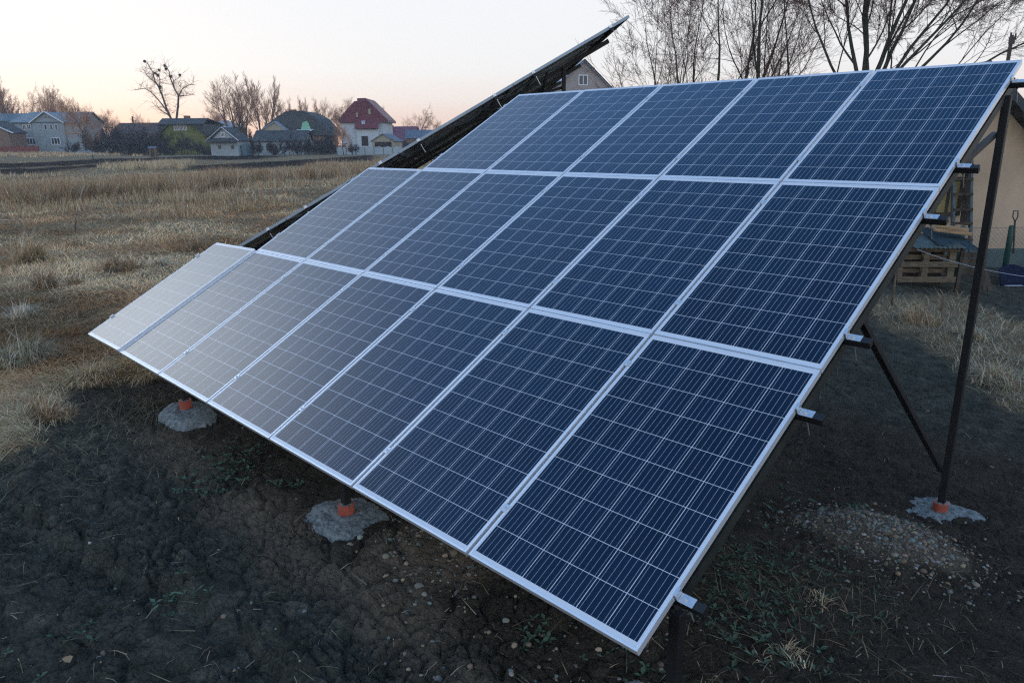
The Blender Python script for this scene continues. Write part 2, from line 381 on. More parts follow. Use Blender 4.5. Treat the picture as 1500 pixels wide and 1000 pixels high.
def cells_mat(sheen=0.0):
    """6 x 10 cells, five busbars, white gaps and margins, under glass; object space, origin at the panel's centre"""
    m, nt, b = new_mat('solar cells under glass')
    N = nt.nodes; L = nt.links
    tc = N.new('ShaderNodeTexCoord'); sp = N.new('ShaderNodeSeparateXYZ'); L.new(tc.outputs['Object'], sp.inputs[0])
    def mth(op, a, c=None, d=None, clamp=False):
        n = N.new('ShaderNodeMath'); n.operation = op; n.use_clamp = clamp
        for i, q in enumerate((a, c, d)):
            if q is None: continue
            if isinstance(q, (int, float)): n.inputs[i].default_value = q
            else: L.new(q, n.inputs[i])
        return n.outputs[0]
    P, Q = .1590, .1615
    u = mth('DIVIDE', mth('ADD', sp.outputs['X'], 3 * P), P); v = mth('DIVIDE', mth('ADD', sp.outputs['Y'], 5 * Q), Q)
    fu = mth('FRACT', u); fv = mth('FRACT', v)
    eu = mth('MINIMUM', fu, mth('SUBTRACT', 1, fu)); ev = mth('MINIMUM', fv, mth('SUBTRACT', 1, fv))
    gap = mth('MAXIMUM', mth('LESS_THAN', eu, .0105), mth('LESS_THAN', ev, .0085))
    bb = mth('LESS_THAN', mth('ABSOLUTE', mth('SUBTRACT', mth('FRACT', mth('MULTIPLY', fu, 5)), .5)), .020)
    out = mth('MAXIMUM', mth('GREATER_THAN', mth('ABSOLUTE', sp.outputs['X']), 3 * P), mth('GREATER_THAN', mth('ABSOLUTE', sp.outputs['Y']), 5 * Q))
    white = mth('MAXIMUM', gap, out)
    # per cell tone + crystal flake
    cid = N.new('ShaderNodeCombineXYZ'); L.new(mth('FLOOR', u), cid.inputs[0]); L.new(mth('FLOOR', v), cid.inputs[1])
    oi = N.new('ShaderNodeObjectInfo'); L.new(mth('MULTIPLY', oi.outputs['Random'], 90), cid.inputs[2])
    wnz = N.new('ShaderNodeTexWhiteNoise'); wnz.noise_dimensions = '3D'; L.new(cid.outputs[0], wnz.inputs['Vector'])
    vor = N.new('ShaderNodeTexVoronoi'); vor.inputs['Scale'].default_value = 140; L.new(tc.outputs['Object'], vor.inputs['Vector'])
    vs = N.new('ShaderNodeSeparateColor'); L.new(vor.outputs['Color'], vs.inputs[0])
    k = mth('ADD', mth('ADD', mth('MULTIPLY', wnz.outputs['Value'], .38), mth('MULTIPLY', vs.outputs['Red'], .34)), mth('MULTIPLY', oi.outputs['Random'], .25))
    r = N.new('ShaderNodeValToRGB'); r.color_ramp.elements[0].color = (.0008, .0052, .019, 1); r.color_ramp.elements[1].color = (.0026, .0125, .041, 1)
    L.new(k, r.inputs[0])
    def mix(f, a, c):
        n = N.new('ShaderNodeMix'); n.data_type = 'RGBA'; L.new(f, n.inputs[0])
        for i, q in ((6, a), (7, c)):
            if isinstance(q, tuple): n.inputs[i].default_value = (*q, 1)
            else: L.new(q, n.inputs[i])
        return n.outputs[2]
    c = mix(bb, r.outputs[0], (.50, .53, .56))
    c = mix(white, c, (.66, .68, .70))
    # thin dust film, heavier toward the lower edge, with run marks
    dn = N.new('ShaderNodeTexNoise'); dn.inputs['Scale'].default_value = 3.0; dn.inputs['Detail'].default_value = 6
    mp = N.new('ShaderNodeMapping'); mp.inputs['Scale'].default_value = (2.5, .5, 1); L.new(tc.outputs['Object'], mp.inputs[0]); L.new(mp.outputs[0], dn.inputs['Vector'])
    dust = mth('MULTIPLY', mth('SUBTRACT', dn.outputs['Fac'], .35), .008, None, True)
    c = mix(dust, c, (.40, .38, .35))
    if sheen:
        fl = mth('ADD', mth('MULTIPLY', dn.outputs['Fac'], .12), sheen - .06); c = mix(fl, c, (.66, .62, .54))  # pale sky sheen blended over the cell colour
    L.new(c, b.inputs['Base Color'])
    b.inputs['Roughness'].default_value = .45
    b.inputs['Specular IOR Level'].default_value = .0
    b.inputs['Coat Weight'].default_value = 1.0; b.inputs['Coat IOR'].default_value = 1.5
    rr = mth('ADD', mth('MULTIPLY', dn.outputs['Fac'], .10), .07); L.new(rr, b.inputs['Coat Roughness'])
    return m
M['cells'] = cells_mat()
M['cells_sheen'] = cells_mat(.20)     # one panel has a pale sky reflection mixed into its cell colour

def ground_mat():
    m, nt, b = new_mat('soil and dry turf')
    N = nt.nodes; L = nt.links
    tc = N.new('ShaderNodeTexCoord'); at = N.new('ShaderNodeAttribute'); at.attribute_name = 'cover'
    sp = N.new('ShaderNodeSeparateColor'); L.new(at.outputs['Color'], sp.inputs[0])
    def nz(s, d=6, r=.6):
        n = N.new('ShaderNodeTexNoise'); n.inputs['Scale'].default_value = s; n.inputs['Detail'].default_value = d; n.inputs['Roughness'].default_value = r
        L.new(tc.outputs['Object'], n.inputs['Vector']); return n.outputs['Fac']
    def rp(f, *st):
        r = N.new('ShaderNodeValToRGB'); e = r.color_ramp.elements
        while len(e) < len(st): e.new(.5)
        for q, (p, c) in zip(e, st): q.position = p; q.color = (*c, 1)
        L.new(f, r.inputs[0]); return r.outputs[0]
    def mix(f, a, c, bt='MIX'):
        n = N.new('ShaderNodeMix'); n.data_type = 'RGBA'; n.blend_type = bt
        if isinstance(f, float): n.inputs[0].default_value = f
        else: L.new(f, n.inputs[0])
        for i, q in ((6, a), (7, c)):
            if isinstance(q, tuple): n.inputs[i].default_value = (*q, 1)
            else: L.new(q, n.inputs[i])
        return n.outputs[2]
    soil = rp(nz(6, 10, .7), (.30, (.040, .042, .034)), (.52, (.092, .092, .074)), (.72, (.175, .165, .125)))
    brown = rp(nz(5, 9, .7), (.3, (.040, .033, .025)), (.7, (.105, .086, .066)))
    s = mix(sp.outputs['Blue'], soil, brown)
    crumb = rp(nz(70, 6, .7), (.32, (.55, .55, .55)), (.68, (1.45, 1.42, 1.38)))
    s = mix(1.0, s, crumb, 'MULTIPLY')
    s = mix(at.outputs['Alpha'], s, rp(nz(14, 9, .75), (.3, (.11, .088, .064)), (.7, (.27, .215, .155))))
    pale = rp(nz(60, 3), (.66, (0, 0, 0)), (.72, (1, 1, 1)))
    ps = N.new('ShaderNodeSeparateColor'); L.new(pale, ps.inputs[0])
    s = mix(ps.outputs['Red'], s, (.085, .085, .075))
    turf = rp(nz(2.2, 8, .7), (.28, (.13, .10, .062)), (.5, (.26, .20, .12)), (.72, (.35, .255, .145)))
    s = mix(sp.outputs['Red'], s, turf)
    plo = rp(nz(1.2, 8, .7), (.3, (.016, .012, .011)), (.7, (.036, .027, .024)))
    s = mix(sp.outputs['Green'], s, plo)
    L.new(s, b.inputs['Base Color'])
    b.inputs['Roughness'].default_value = .95; b.inputs['Specular IOR Level'].default_value = .04
    h = N.new('ShaderNodeMath'); h.operation = 'ADD'; L.new(nz(24, 12, .78), h.inputs[0])
    wob = N.new('ShaderNodeTexNoise'); wob.inputs['Scale'].default_value = 9; L.new(tc.outputs['Object'], wob.inputs['Vector'])
    wv = N.new('ShaderNodeVectorMath'); wv.operation = 'MULTIPLY_ADD'; L.new(wob.outputs['Color'], wv.inputs[0]); wv.inputs[1].default_value = (.08, .08, .08); L.new(tc.outputs['Object'], wv.inputs[2])
    vo = N.new('ShaderNodeTexVoronoi'); vo.feature = 'DISTANCE_TO_EDGE'; vo.inputs['Scale'].default_value = 20; L.new(wv.outputs[0], vo.inputs['Vector'])
    cl = N.new('ShaderNodeMath'); cl.operation = 'MINIMUM'; L.new(vo.outputs['Distance'], cl.inputs[0]); cl.inputs[1].default_value = .12
    cm = N.new('ShaderNodeMath'); cm.operation = 'MULTIPLY'; L.new(cl.outputs[0], cm.inputs[0]); cm.inputs[1].default_value = 3.2
    L.new(cm.outputs[0], h.inputs[1])
    bp = N.new('ShaderNodeBump'); bp.inputs['Strength'].default_value = 1.0; bp.inputs['Distance'].default_value = .05
    L.new(h.outputs[0], bp.inputs['Height']); L.new(bp.outputs[0], b.inputs['Normal'])
    return m
M['ground'] = ground_mat()

# ------------------------------------------------------------------ the ground: one sheet out to the horizon
def build_ground():
    a_in = np.radians(np.arange(-52, 52.01, .135)); a_out = np.radians(np.arange(54, 306.1, 2.0))
    ang = view_az + np.concatenate([a_in, a_out]); na = len(ang)
    r = [.25]
    while r[-1] < 2.3: r.append(r[-1] * 1.09)
    while r[-1] < 13: r.append(r[-1] * 1.0045)
    while r[-1] < 60: r.append(r[-1] * 1.012)
    while r[-1] < 320: r.append(r[-1] * 1.025)
    r = np.array(r); nr = len(r)
    Rr, A = np.meshgrid(r, ang, indexing='ij')
    x = CAM[0] + Rr * np.cos(A); y = CAM[1] + Rr * np.sin(A)
    z = ground_h(x, y); g, p = masks(x, y)
    br = np.clip(sstep(-.7, .3, y) * sstep(-9, -5, x) * (1 - sstep(5.0, 6.5, y)) + .35 * (fbm(x * .6, y * .6, 61, 3) - .5) * 2, 0, 1)
    wob = (fbm(x * 2.2, y * 2.2, 63, 4) - .5)
    path = .75 * sstep(-.15, .15, poly_sd(x, y, PATH) + wob * .7)
    for hx, hy, hr, hh_ in HEAPS[:2]: path = np.maximum(path, .95 * sstep(1.25, .75, np.hypot(x - hx, y - hy) / hr + wob * .8))
    path = path * (1 - g)
    mb = MB()
    i = np.arange(nr - 1)[:, None] * na; j = np.arange(na)[None]; j2 = (j + 1) % na
    f = np.stack([i + j, i + na + j, i + na + j2, i + j2], -1).reshape(-1, 4)
    mb.add(np.stack([x, y, z], -1).reshape(-1, 3), f)
    cz = float(z[0].mean()); mb.add([[CAM[0], CAM[1], cz]], [])
    fan = np.stack([np.full(na, mb.n - 1), np.arange(na), (np.arange(na) + 1) % na], -1); mb.f.append(fan); mb.m.append(np.zeros(na, int))
    me = mb.mesh('ground', M['ground'], True)
    at = me.color_attributes.new('cover', 'FLOAT_COLOR', 'POINT')
    c = np.stack([g, p, br, path], -1).reshape(-1, 4); c = np.vstack([c, [[0, 0, 0, 1]]])
    at.data.foreach_set('color', c.astype(np.float32).ravel())
    o = obj('ground', me, None); tag(o, kind='structure')
build_ground()
def gz(x, y): return float(ground_h(np.array([x], float), np.array([y], float))[0])

# ------------------------------------------------------------------ solar arrays
TILT = R_(29.0); PW, PL = .992, 1.681; UP, VP = 1.012, 1.689
CT, ST = math.cos(TILT), math.sin(TILT)
ROLL = 0.0
def pmat(u, v, n=0.0, O=(0, 0, 0)):
    """matrix of a frame on the panel plane: x right, y up-slope, z out of the glass"""
    return Matrix.Translation(O) @ Matrix.Rotation(TILT, 4, 'X') @ Matrix.Rotation(ROLL, 4, 'Y') @ Matrix.Translation((u, v, n))
def pp(u, v, n, O): return np.array(pmat(u, v, n, O))[:3, 3]

g = MB(); e = .004
box(g, -PW / 2 + e, PW / 2 - e, -PL / 2 + e, PL / 2 - e, -.008, -.0025)
PANEL = g.mesh('panel', [M['cells'], M['back_sheet']]); PANEL.polygons[0].material_index = 1
fr = MB()
for s in (-1, 1):
    xa, xb = sorted((s * PW / 2, s * (PW / 2 - .0115)))
    box(fr, xa, xb, -PL / 2, PL / 2, -.035, 0)
    xa, xb = sorted((s * (PW / 2 - .0116), s * (PW / 2 - .030)))
    box(fr, xa, xb, -PL / 2 + .002, PL / 2 - .002, -.0345, -.033)
    ya, yb = sorted((s * PL / 2, s * (PL / 2 - .0115)))
    box(fr, -PW / 2 + .0117, PW / 2 - .0117, ya, yb, -.0347, -.0003)
FRAME = fr.mesh('frame', M['alu'])
jb = MB(); box(jb, -.06, .06, .60, .70, -.028, -.0085)
JBOX = jb.mesh('junction_box', M['cable'])
mc = MB(); box(mc, -.019, .019, -.022, .022, .0006, .0045); box(mc, -.008, .008, -.022, .022, -.03, .0005)
tube(mc, [(0, 0, .0046), (0, 0, .011)], .0072, 6); MIDC = mc.mesh('mid_clamp', M['alu_clamp'])
ec = MB(); box(ec, -.010, .004, -.022, .022, .0006, .0048); box(ec, .0005, .004, -.022, .022, -.0305, .0005)
box(ec, .0041, .072, -.022, .022, -.0349, -.0305); tube(ec, [(.03, 0, -.0304), (.03, 0, -.026)], .012, 10); tube(ec, [(.03, 0, -.0259), (.03, 0, -.019)], .0075, 6)
ENDC = ec.mesh('end_clamp', [M['alu_clamp']])
bt = MB(); tube(bt, [(.03, 0, -.19), (.03, 0, -.079)], .004, 6); tube(bt, [(.03, 0, -.090), (.03, 0, -.0795)], .009, 6); BOLT = bt.mesh('bolt', M['zinc'])

def solar_array(loc, rz, rows, O, posts, label, rail_ext, twist=None, cable=None, frame=None):
    root = empty('solar_array', loc, label, 'solar array', rz, 'ground mounted solar arrays')
    def link(name, me, mat4, parent=root, bev=0):
        o = obj(name, me, None, parent, mat4=mat4, bevel=bev); return o
    rng = random.Random(4)
    for r, n in enumerate(rows):
        for c in range(n):
            J = Matrix.Rotation(R_(rng.uniform(-.10, .10)), 4, 'X') @ Matrix.Rotation(R_(rng.uniform(-.10, .10)), 4, 'Y')
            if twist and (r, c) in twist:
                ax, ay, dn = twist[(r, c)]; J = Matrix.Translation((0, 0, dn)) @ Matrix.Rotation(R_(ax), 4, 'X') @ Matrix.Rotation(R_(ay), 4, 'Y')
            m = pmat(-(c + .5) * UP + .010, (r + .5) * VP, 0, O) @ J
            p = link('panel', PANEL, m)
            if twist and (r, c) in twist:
                p.material_slots[0].link = 'OBJECT'; p.material_slots[0].material = M['cells_sheen']; p['label'] = 'pale panel with sky sheen put into its cell colour'
            fo = link('frame', FRAME, Matrix.Identity(4), p, .0012)
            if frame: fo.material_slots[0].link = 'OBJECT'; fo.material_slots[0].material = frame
            link('junction_box', JBOX, Matrix.Identity(4), p)
    W = [-n * UP for n in rows]
    for r, n in enumerate(rows):
        for dv in (.30, 1.42):
            v = r * VP + dv
            a = pp(rail_ext, v, -.0555, O); b2 = pp(W[r] - .12, v, -.0555, O)
            mb = MB(); beam(mb, a, b2, .041, .041, up=(0, -ST, CT)); obj('rail', mb, M['black_steel'], root, bevel=.003)
            link('end_clamp', ENDC, pmat(.007, v, 0, O), bev=.0008)
            link('bolt', BOLT, pmat(.007, v, 0, O))
            link('end_clamp', ENDC, pmat(W[r] + .013, v, 0, O) @ Matrix.Rotation(math.pi, 4, 'Z'), bev=.0008)
            for c in range(1, n): link('mid_clamp', MIDC, pmat(-c * UP + .010, v, 0, O), bev=.0008)
    nv = len(rows)
    for (u, yf, yr, mound) in posts:
        top = max(i for i in range(nv) if -u < rows[i] * UP + .05) + 1
        v0, v1 = .27, top * VP - .12
        # C-section rafter: web + two flanges
        mb = MB(); n0 = -.0770; hh = .06
        A = pp(u, v0, n0 - hh / 2, O); B = pp(u, v1, n0 - hh / 2, O); up = (0, -ST, CT)
        off = np.array([-.0125, 0, 0])
        beam(mb, A + off, B + off, .005, hh, up)
        for q in (-1, 1):
            dn = np.array([0, -ST, CT]) * (hh / 2 - .0026) * q
            beam(mb, A + dn - [.037, 0, 0], B + dn - [.037, 0, 0], .045, .005, up)
        obj('rafter', mb, M['rafter'], root)
        for y, front in ((yf, 1), (yr, 0)):
            v = y / CT
            zt = O[2] + y * math.tan(TILT) - (.082 / CT) - .030 - u * math.sin(ROLL) / CT
            gx = u
            wp = Matrix.Rotation(rz, 4, 'Z') @ Vector((gx, y, 0)) + Vector(loc)
            zb = gz_base(wp.x, wp.y) - loc[2] - .02
            if mound and front: zb = mound - .02
            mb = MB(); w = .052
            box(mb, u - w / 2 - .002, u + w / 2 - .002, y - w / 2, y + w / 2, zb, zt)
            po = obj('post', mb, M['black_steel'], root, bevel=.004)
            mb = MB(); zc = zb + .018
            tube(mb, [(u - .006, y, zc - .05), (u - .006, y, zc + .074)], .055, 20)
            obj('collar', mb, M['orange'], po, bevel=.003)
            mb = MB(); lump(mb, (u - .006, y, zc + .066), .049, 3, 14, 7, .15, (1, 1, .36)); obj('collar_fill', mb, M['concrete'], po, True)
            # poured footing, spilled unevenly round the pipe
            mb = MB(); nr_, na_ = 30, 84; vs = []
            sd = int(abs(u) * 10 + y * 7)
            tt, aa = np.meshgrid(np.linspace(0, 1, nr_), 2 * np.pi * np.arange(na_) / na_, indexing='ij')
            q = tt * (.27 + .09 * (fbm(np.cos(aa) * .9 + sd, np.sin(aa) * .9, 77, 5) - .5) * 2)
            x_ = u + q * np.cos(aa) * 1.25; y_ = y + q * np.sin(aa); cr, sr = math.cos(rz), math.sin(rz)
            gzz = ground_h(x_ * cr - y_ * sr + loc[0], x_ * sr + y_ * cr + loc[1]) - loc[2]
            hz = (zb + .022) * (1 - tt ** 4) + (gzz - .015) * tt ** 4 + .075 * (fbm(x_ * 8, y_ * 8, 78, 5, .6) - .5) * np.minimum(1, tt * 4) * (1 - .5 * tt ** 3)
            vs = np.stack([x_, y_, hz], -1).reshape(-1, 3)
            f = [[k * na_ + j, (k + 1) * na_ + j, (k + 1) * na_ + (j + 1) % na_, k * na_ + (j + 1) % na_] for k in range(nr_ - 1) for j in range(na_)]
            mb.add(vs, np.array(f)); obj('concrete_footing', mb, M['concrete'], root, True)
            if not front:
                mb = MB(); sx = u - .045
                ly = y * .49; lz = O[2] + ly * math.tan(TILT) - .15 / CT - u * math.sin(ROLL) / CT
                beam(mb, (sx, y + .01, zb + .36), (sx, ly, lz), .038, .038, (1, 0, 0)); obj('brace', mb, M['black_steel'], root, bevel=.003)
                mb = MB(); beam(mb, (sx, y, zt - .26), (sx, y - .80, zt - .475), .038, .038, (1, 0, 0)); obj('strut', mb, M['black_steel'], root, bevel=.003)
    if cable:
        for pts, rad in cable:
            mb = MB(); tube(mb, pts, rad, 6); obj('cable', mb, M['cable'], root, True)
    return root
def gz_base(x, y): return float(base_h(np.array([x], float), np.array([y], float))[0])

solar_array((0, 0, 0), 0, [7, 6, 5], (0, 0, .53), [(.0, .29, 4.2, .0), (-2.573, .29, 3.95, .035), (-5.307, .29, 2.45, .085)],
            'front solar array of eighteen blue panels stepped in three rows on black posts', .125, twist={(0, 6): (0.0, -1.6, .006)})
L2 = (-8.3774, 1.4143, 0.0)
ROLL = R_(-2.6)                                # the rear row follows the ground, dropping away from the camera
def slp(u, v, n): return tuple(pp(u, v, n, (0, 0, .703)))
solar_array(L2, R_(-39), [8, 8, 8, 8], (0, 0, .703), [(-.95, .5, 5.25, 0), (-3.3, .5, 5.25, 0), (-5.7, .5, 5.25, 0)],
            'rear solar array seen from underneath along its end, dark rafters below', .03, frame=M['alu_shaded'],
            cable=[([slp(-.02, v, -.10 - .03 * math.sin(v * 9)) for v in np.linspace(1.5, 5.7, 40)], .008),
                   ([slp(-.05, v, -.085 - .05 * abs(math.sin(v * 2.1))) for v in np.linspace(2.4, 4.9, 40)], .006),
                   ([slp(-.10, 5.55, -.09), slp(-.45, 5.4, -.28), slp(-.8, 5.2, -.50), slp(-1.0, 5.0, -.62), slp(-1.6, 4.4, -.8)], .022)])
#PART2
# ------------------------------------------------------------------ building helpers
RIGHT_AZ = math.atan2(RW[0][1], RW[0][0])
def at(px, d, py=212):
    """ground point at forward depth d metres seen in picture column px"""
    r = ray_dir(px, py); r = r / (r @ RW[2]); p = CAM + r * d
    return p[0], p[1], gz(p[0], p[1])
class Site:
    """local metres for a far building: x right, y away, z up, taken from photo measures at depth d"""
    def __init__(s, px, py, d):
        s.px, s.py, s.s = px, py, d / FPX
        x, y, z = at(px, d, py); s.loc = (x, y, z)
        # keep the measured roof heights true when the terrain is a little higher or lower than the measured base
        c = RW[1] @ (np.array(s.loc) - CAM); f = RW[2] @ (np.array(s.loc) - CAM)
        s.base_py = 500 + FPX * c / f
    def X(s, px): return (px - s.px) * s.s
    def Z(s, py): return (s.base_py - py) * s.s
def root_at(site, name, label, cat, yaw=0, group=None):
    return empty(name, site.loc, label, cat, RIGHT_AZ + R_(yaw), group)
def window(parent, x0, x1, z0, z1, y=0.0, frame=None, bars=1, pane=None):
    """a frame proud of the wall with its glass set in; y is the wall face (towards -y)"""
    t = min(.12, (x1 - x0) * .12); mb = MB()
    box(mb, x0, x0 + t, y - .06, y + .02, z0, z1); box(mb, x1 - t, x1, y - .06, y + .02, z0, z1)
    box(mb, x0 + t, x1 - t, y - .06, y + .02, z0, z0 + t); box(mb, x0 + t, x1 - t, y - .06, y + .02, z1 - t, z1)
    for b in range(1, bars + 1):
        xc = x0 + (x1 - x0) * b / (bars + 1); box(mb, xc - t * .4, xc + t * .4, y - .055, y + .02, z0 + t, z1 - t)
    w = obj('window', mb, frame or M['white_trim'], parent)
    mb = MB(); box(mb, x0 + t * .8, x1 - t * .8, y - .03, y + .015, z0 + t * .8, z1 - t * .8); obj('pane', mb, pane or M['glass'], w)
    return w
def slab(mb, quad, th=.12, mat=0):
    """a roof plane with thickness: quad in 3-D, thickened along its lower side"""
    q = np.array(quad, float); n = np.cross(q[1] - q[0], q[-1] - q[0]); n /= np.linalg.norm(n)
    if n[2] < 0: n = -n
    extrude(mb, q, -n * th, mat)
def gable_x(site, mb_wall, mb_roof, x0, x1, y0, y1, ze, zr, ov=.35, th=.14, xr=None):
    """gable end facing the viewer: ridge runs away from the camera"""
    xr = (x0 + x1) / 2 if xr is None else xr
    extrude(mb_wall, [(x0, y0, -.4), (x1, y0, -.4), (x1, y0, ze), (xr, y0, zr), (x0, y0, ze)], (0, y1 - y0, 0))
    for xe, s in ((x0, -1), (x1, 1)):
        k = (zr - ze) / abs(xr - xe)
        slab(mb_roof, [(xe + s * ov, y0 - ov, ze - k * ov + th), (xr, y0 - ov, zr + th), (xr, y1 + ov, zr + th), (xe + s * ov, y1 + ov, ze - k * ov + th)], th)
def gable_y(site, mb_wall, mb_roof, x0, x1, y0, y1, ze, zr, ov=.35, th=.14, hipl=0, hipr=0):
    """eave facing the viewer: ridge runs left to right, ends optionally hipped"""
    ym = (y0 + y1) / 2; k = (zr - ze) / (ym - y0)
    box(mb_wall, x0, x1, y0, y1, -.4, ze)
    a, b = x0 - ov + hipl, x1 + ov - hipr
    for yy, s in ((y0, -1), (y1, 1)):
        ye = yy + s * ov; z = ze - k * ov
        slab(mb_roof, [(x0 - ov, ye, z + th), (x1 + ov, ye, z + th), (b, ym, zr + th), (a, ym, zr + th)], th)
    for xe, xi, h in ((x0, a, hipl), (x1, b, hipr)):
        if h:
            xo = xe - ov if xe == x0 else xe + ov
            slab(mb_roof, [(xo, y0 - ov, ze - k * ov + th), (xo, y1 + ov, ze - k * ov + th), (xi, ym, zr + th)], th)
        else:
            mb_wall.add([(xe, y0, ze), (xe, y1, ze), (xe, ym, zr)], [[0, 1, 2]])
def plaster(name, c, v=.8): return noise_mat(name, tuple(q * v for q in c), c, .7, .9, 0, .3, 9, detail=9, ramp=(.3, .6))
M['teal_roof'] = ridged(noise_mat('teal metal roof', (.085, .145, .175), (.12, .19, .22), .8, .5, .2, 0), 1.6, 'X', .5, .05)
M['dark_roof'] = ridged(noise_mat('dark slate roof', (.045, .055, .06), (.085, .09, .09), .9, .8, 0, 0, detail=9), 1.2, 'X', .7, .06)
M['brown_roof'] = ridged(noise_mat('brown shed roof', (.075, .055, .05), (.12, .09, .08), .9, .85, 0, 0), 1.0, 'X', .6, .05)
M['red_roof'] = ridged(noise_mat('wine red tile roof', (.11, .018, .028), (.17, .030, .042), .8, .55, 0, 0, detail=8), 1.5, 'Z', .8, .06)
M['maroon_roof'] = ridged(noise_mat('faded maroon roof', (.15, .06, .09), (.21, .09, .12), .8, .7, 0, 0), 1.2, 'X', .6, .05)
M['blue_roof'] = ridged(noise_mat('pale blue metal roof', (.27, .34, .44), (.36, .43, .52), .6, .45, .2, 0), 1.4, 'X', .5, .04)
M['grey_roof'] = ridged(noise_mat('blue grey roof', (.10, .13, .17), (.14, .18, .22), .8, .7, 0, 0), 1.3, 'X', .6, .05)
M['wall_grey'] = plaster('pale grey blue plaster', (.28, .325, .34), .72)
M['wall_white'] = plaster('white plaster', (.52, .56, .58), .84)
M['wall_yellow'] = plaster('yellow green plaster', (.16, .165, .05), .6)
M['wall_tan'] = plaster('tan plaster', (.36, .33, .24))
M['wall_shed'] = plaster('whitewashed shed wall', (.34, .39, .40), .75)
M['wall_brown'] = plaster('brown boarded wall', (.22, .15, .11))
M['wall_green'] = plaster('mint green wall', (.24, .50, .32))
M['fence_red'] = plaster('red brown board fence', (.20, .07, .06))
M['panel_fence'] = plaster('precast concrete panel', (.36, .42, .44), .82)
M['dark_gap'] = noise_mat('dark opening', (.02, .018, .018), (.05, .035, .035), 1, .8, 0, 0)

def walls(parent, mb, mat, name='wall'): return obj(name, mb, mat, parent)
# --- grey two-storey house at far left
S = Site(75, 214, 158)
r = root_at(S, 'grey_house', 'pale grey two storey house with teal roof and white trimmed front gable', 'house', 3)
w, rf = MB(), MB(); X, Z = S.X, S.Z
gable_y(S, w, rf, X(25), X(124), 0, 9, Z(180.5), Z(166.5), .5, .16, hipl=2.2)
walls(r, w, M['wall_grey']); roof = obj('roof', rf, M['teal_roof'], r)
w, rf = MB(), MB()
gable_x(S, w, rf, X(54), X(99), -.35, 4.6, Z(180), Z(167.5), .35, .14)
walls(r, w, M['wall_grey'], 'gable_wall'); obj('gable_roof', rf, M['teal_roof'], r)
mb = MB()
for a, b in ((52, 75.5), (101, 75.5)): beam(mb, (X(a), -.78, Z(182.0)), (X(b), -.78, Z(166.2)), .16, .34, (0, -1, 0))
obj('bargeboard', mb, M['white_trim'], r)
for x0, x1, y0, y1, k in ((39, 44.3, 184, 191.2, 1), (45.2, 51, 184, 191.2, 1), (71, 75, 184, 191.5, 0), (79, 83, 184, 191.5, 0), (86, 90, 184, 191.5, 0),
                       (41.5, 54, 202.5, 213, 2), (77.5, 90.5, 202.5, 212.5, 2)):
    window(r, X(x0), X(x1), Z(y1), Z(y0), -.36 if 55 < x0 < 99 else 0, None, k)
for x in (74.4, 80.6):
    mb = MB(); extrude(mb, [(X(x - 2), -.40, Z(174.8)), (X(x + 2), -.40, Z(174.8)), (X(x + (1.2 if x < 77 else -1.2)), -.40, Z(172.2))], (0, .06, 0)); obj('gable_vent', mb, M['glass'], r)
mb = MB(); box(mb, X(68), X(72), 3.8, 4.8, Z(168), Z(162)); obj('chimney', mb, M['pipe_red'], roof)
# --- barn and shed beside it
S = Site(12, 212, 178); X, Z = S.X, S.Z
r = root_at(S, 'metal_barn', 'teal roofed dark barn behind the grey shed at the left edge', 'barn')
w, rf = MB(), MB(); gable_y(S, w, rf, X(-40), X(30), 0, 9, Z(179), Z(168.5)); walls(r, w, M['teal_roof']); obj('roof', rf, M['teal_roof'], r)
S = Site(-8, 213, 148); X, Z = S.X, S.Z
r = root_at(S, 'grey_shed', 'grey gabled shed with white eave board left of the grey house', 'shed', 4)
w, rf = MB(), MB(); gable_x(S, w, rf, X(-32), X(15), 0, 6, Z(195), Z(181)); walls(r, w, M['wall_brown']); obj('roof', rf, M['dark_roof'], r)
mb = MB(); beam(mb, (X(23), -.42, Z(196.5)), (X(-8), -.42, Z(181.5)), .14, .3, (0, -1, 0)); obj('bargeboard', mb, M['white_trim'], r)
S = Site(5, 214, 140); X, Z = S.X, S.Z
r = root_at(S, 'board_fence', 'red brown board fence in front of the grey shed', 'fence')
mb = MB()
for k in range(34): box(mb, X(-60) + k * .45, X(-60) + k * .45 + .43, 0, .03, 0, 1.25 + .08 * math.sin(k * 2.1))
obj('boards', mb, M['fence_red'], r); mb = MB(); box(mb, X(-60), X(-60) + 15.3, .032, .09, .9, 1.0); obj('rail', mb, M['wood_dark'], r)
# --- long low house behind the thicket
S = Site(200, 222, 168); X, Z = S.X, S.Z
r = root_at(S, 'low_house', 'long low house with dark brown roof behind the thicket', 'house', -3)
w, rf = MB(), MB(); gable_y(S, w, rf, X(166), X(236), 0, 9, Z(197), Z(182)); walls(r, w, M['wall_brown']); rr = obj('roof', rf, M['brown_roof'], r)
mb = MB(); tube(mb, [(X(190), 3, Z(186)), (X(190), 3, Z(172.2))], .16, 8); obj('chimney_pipe', mb, M['wood_dark'], rr)
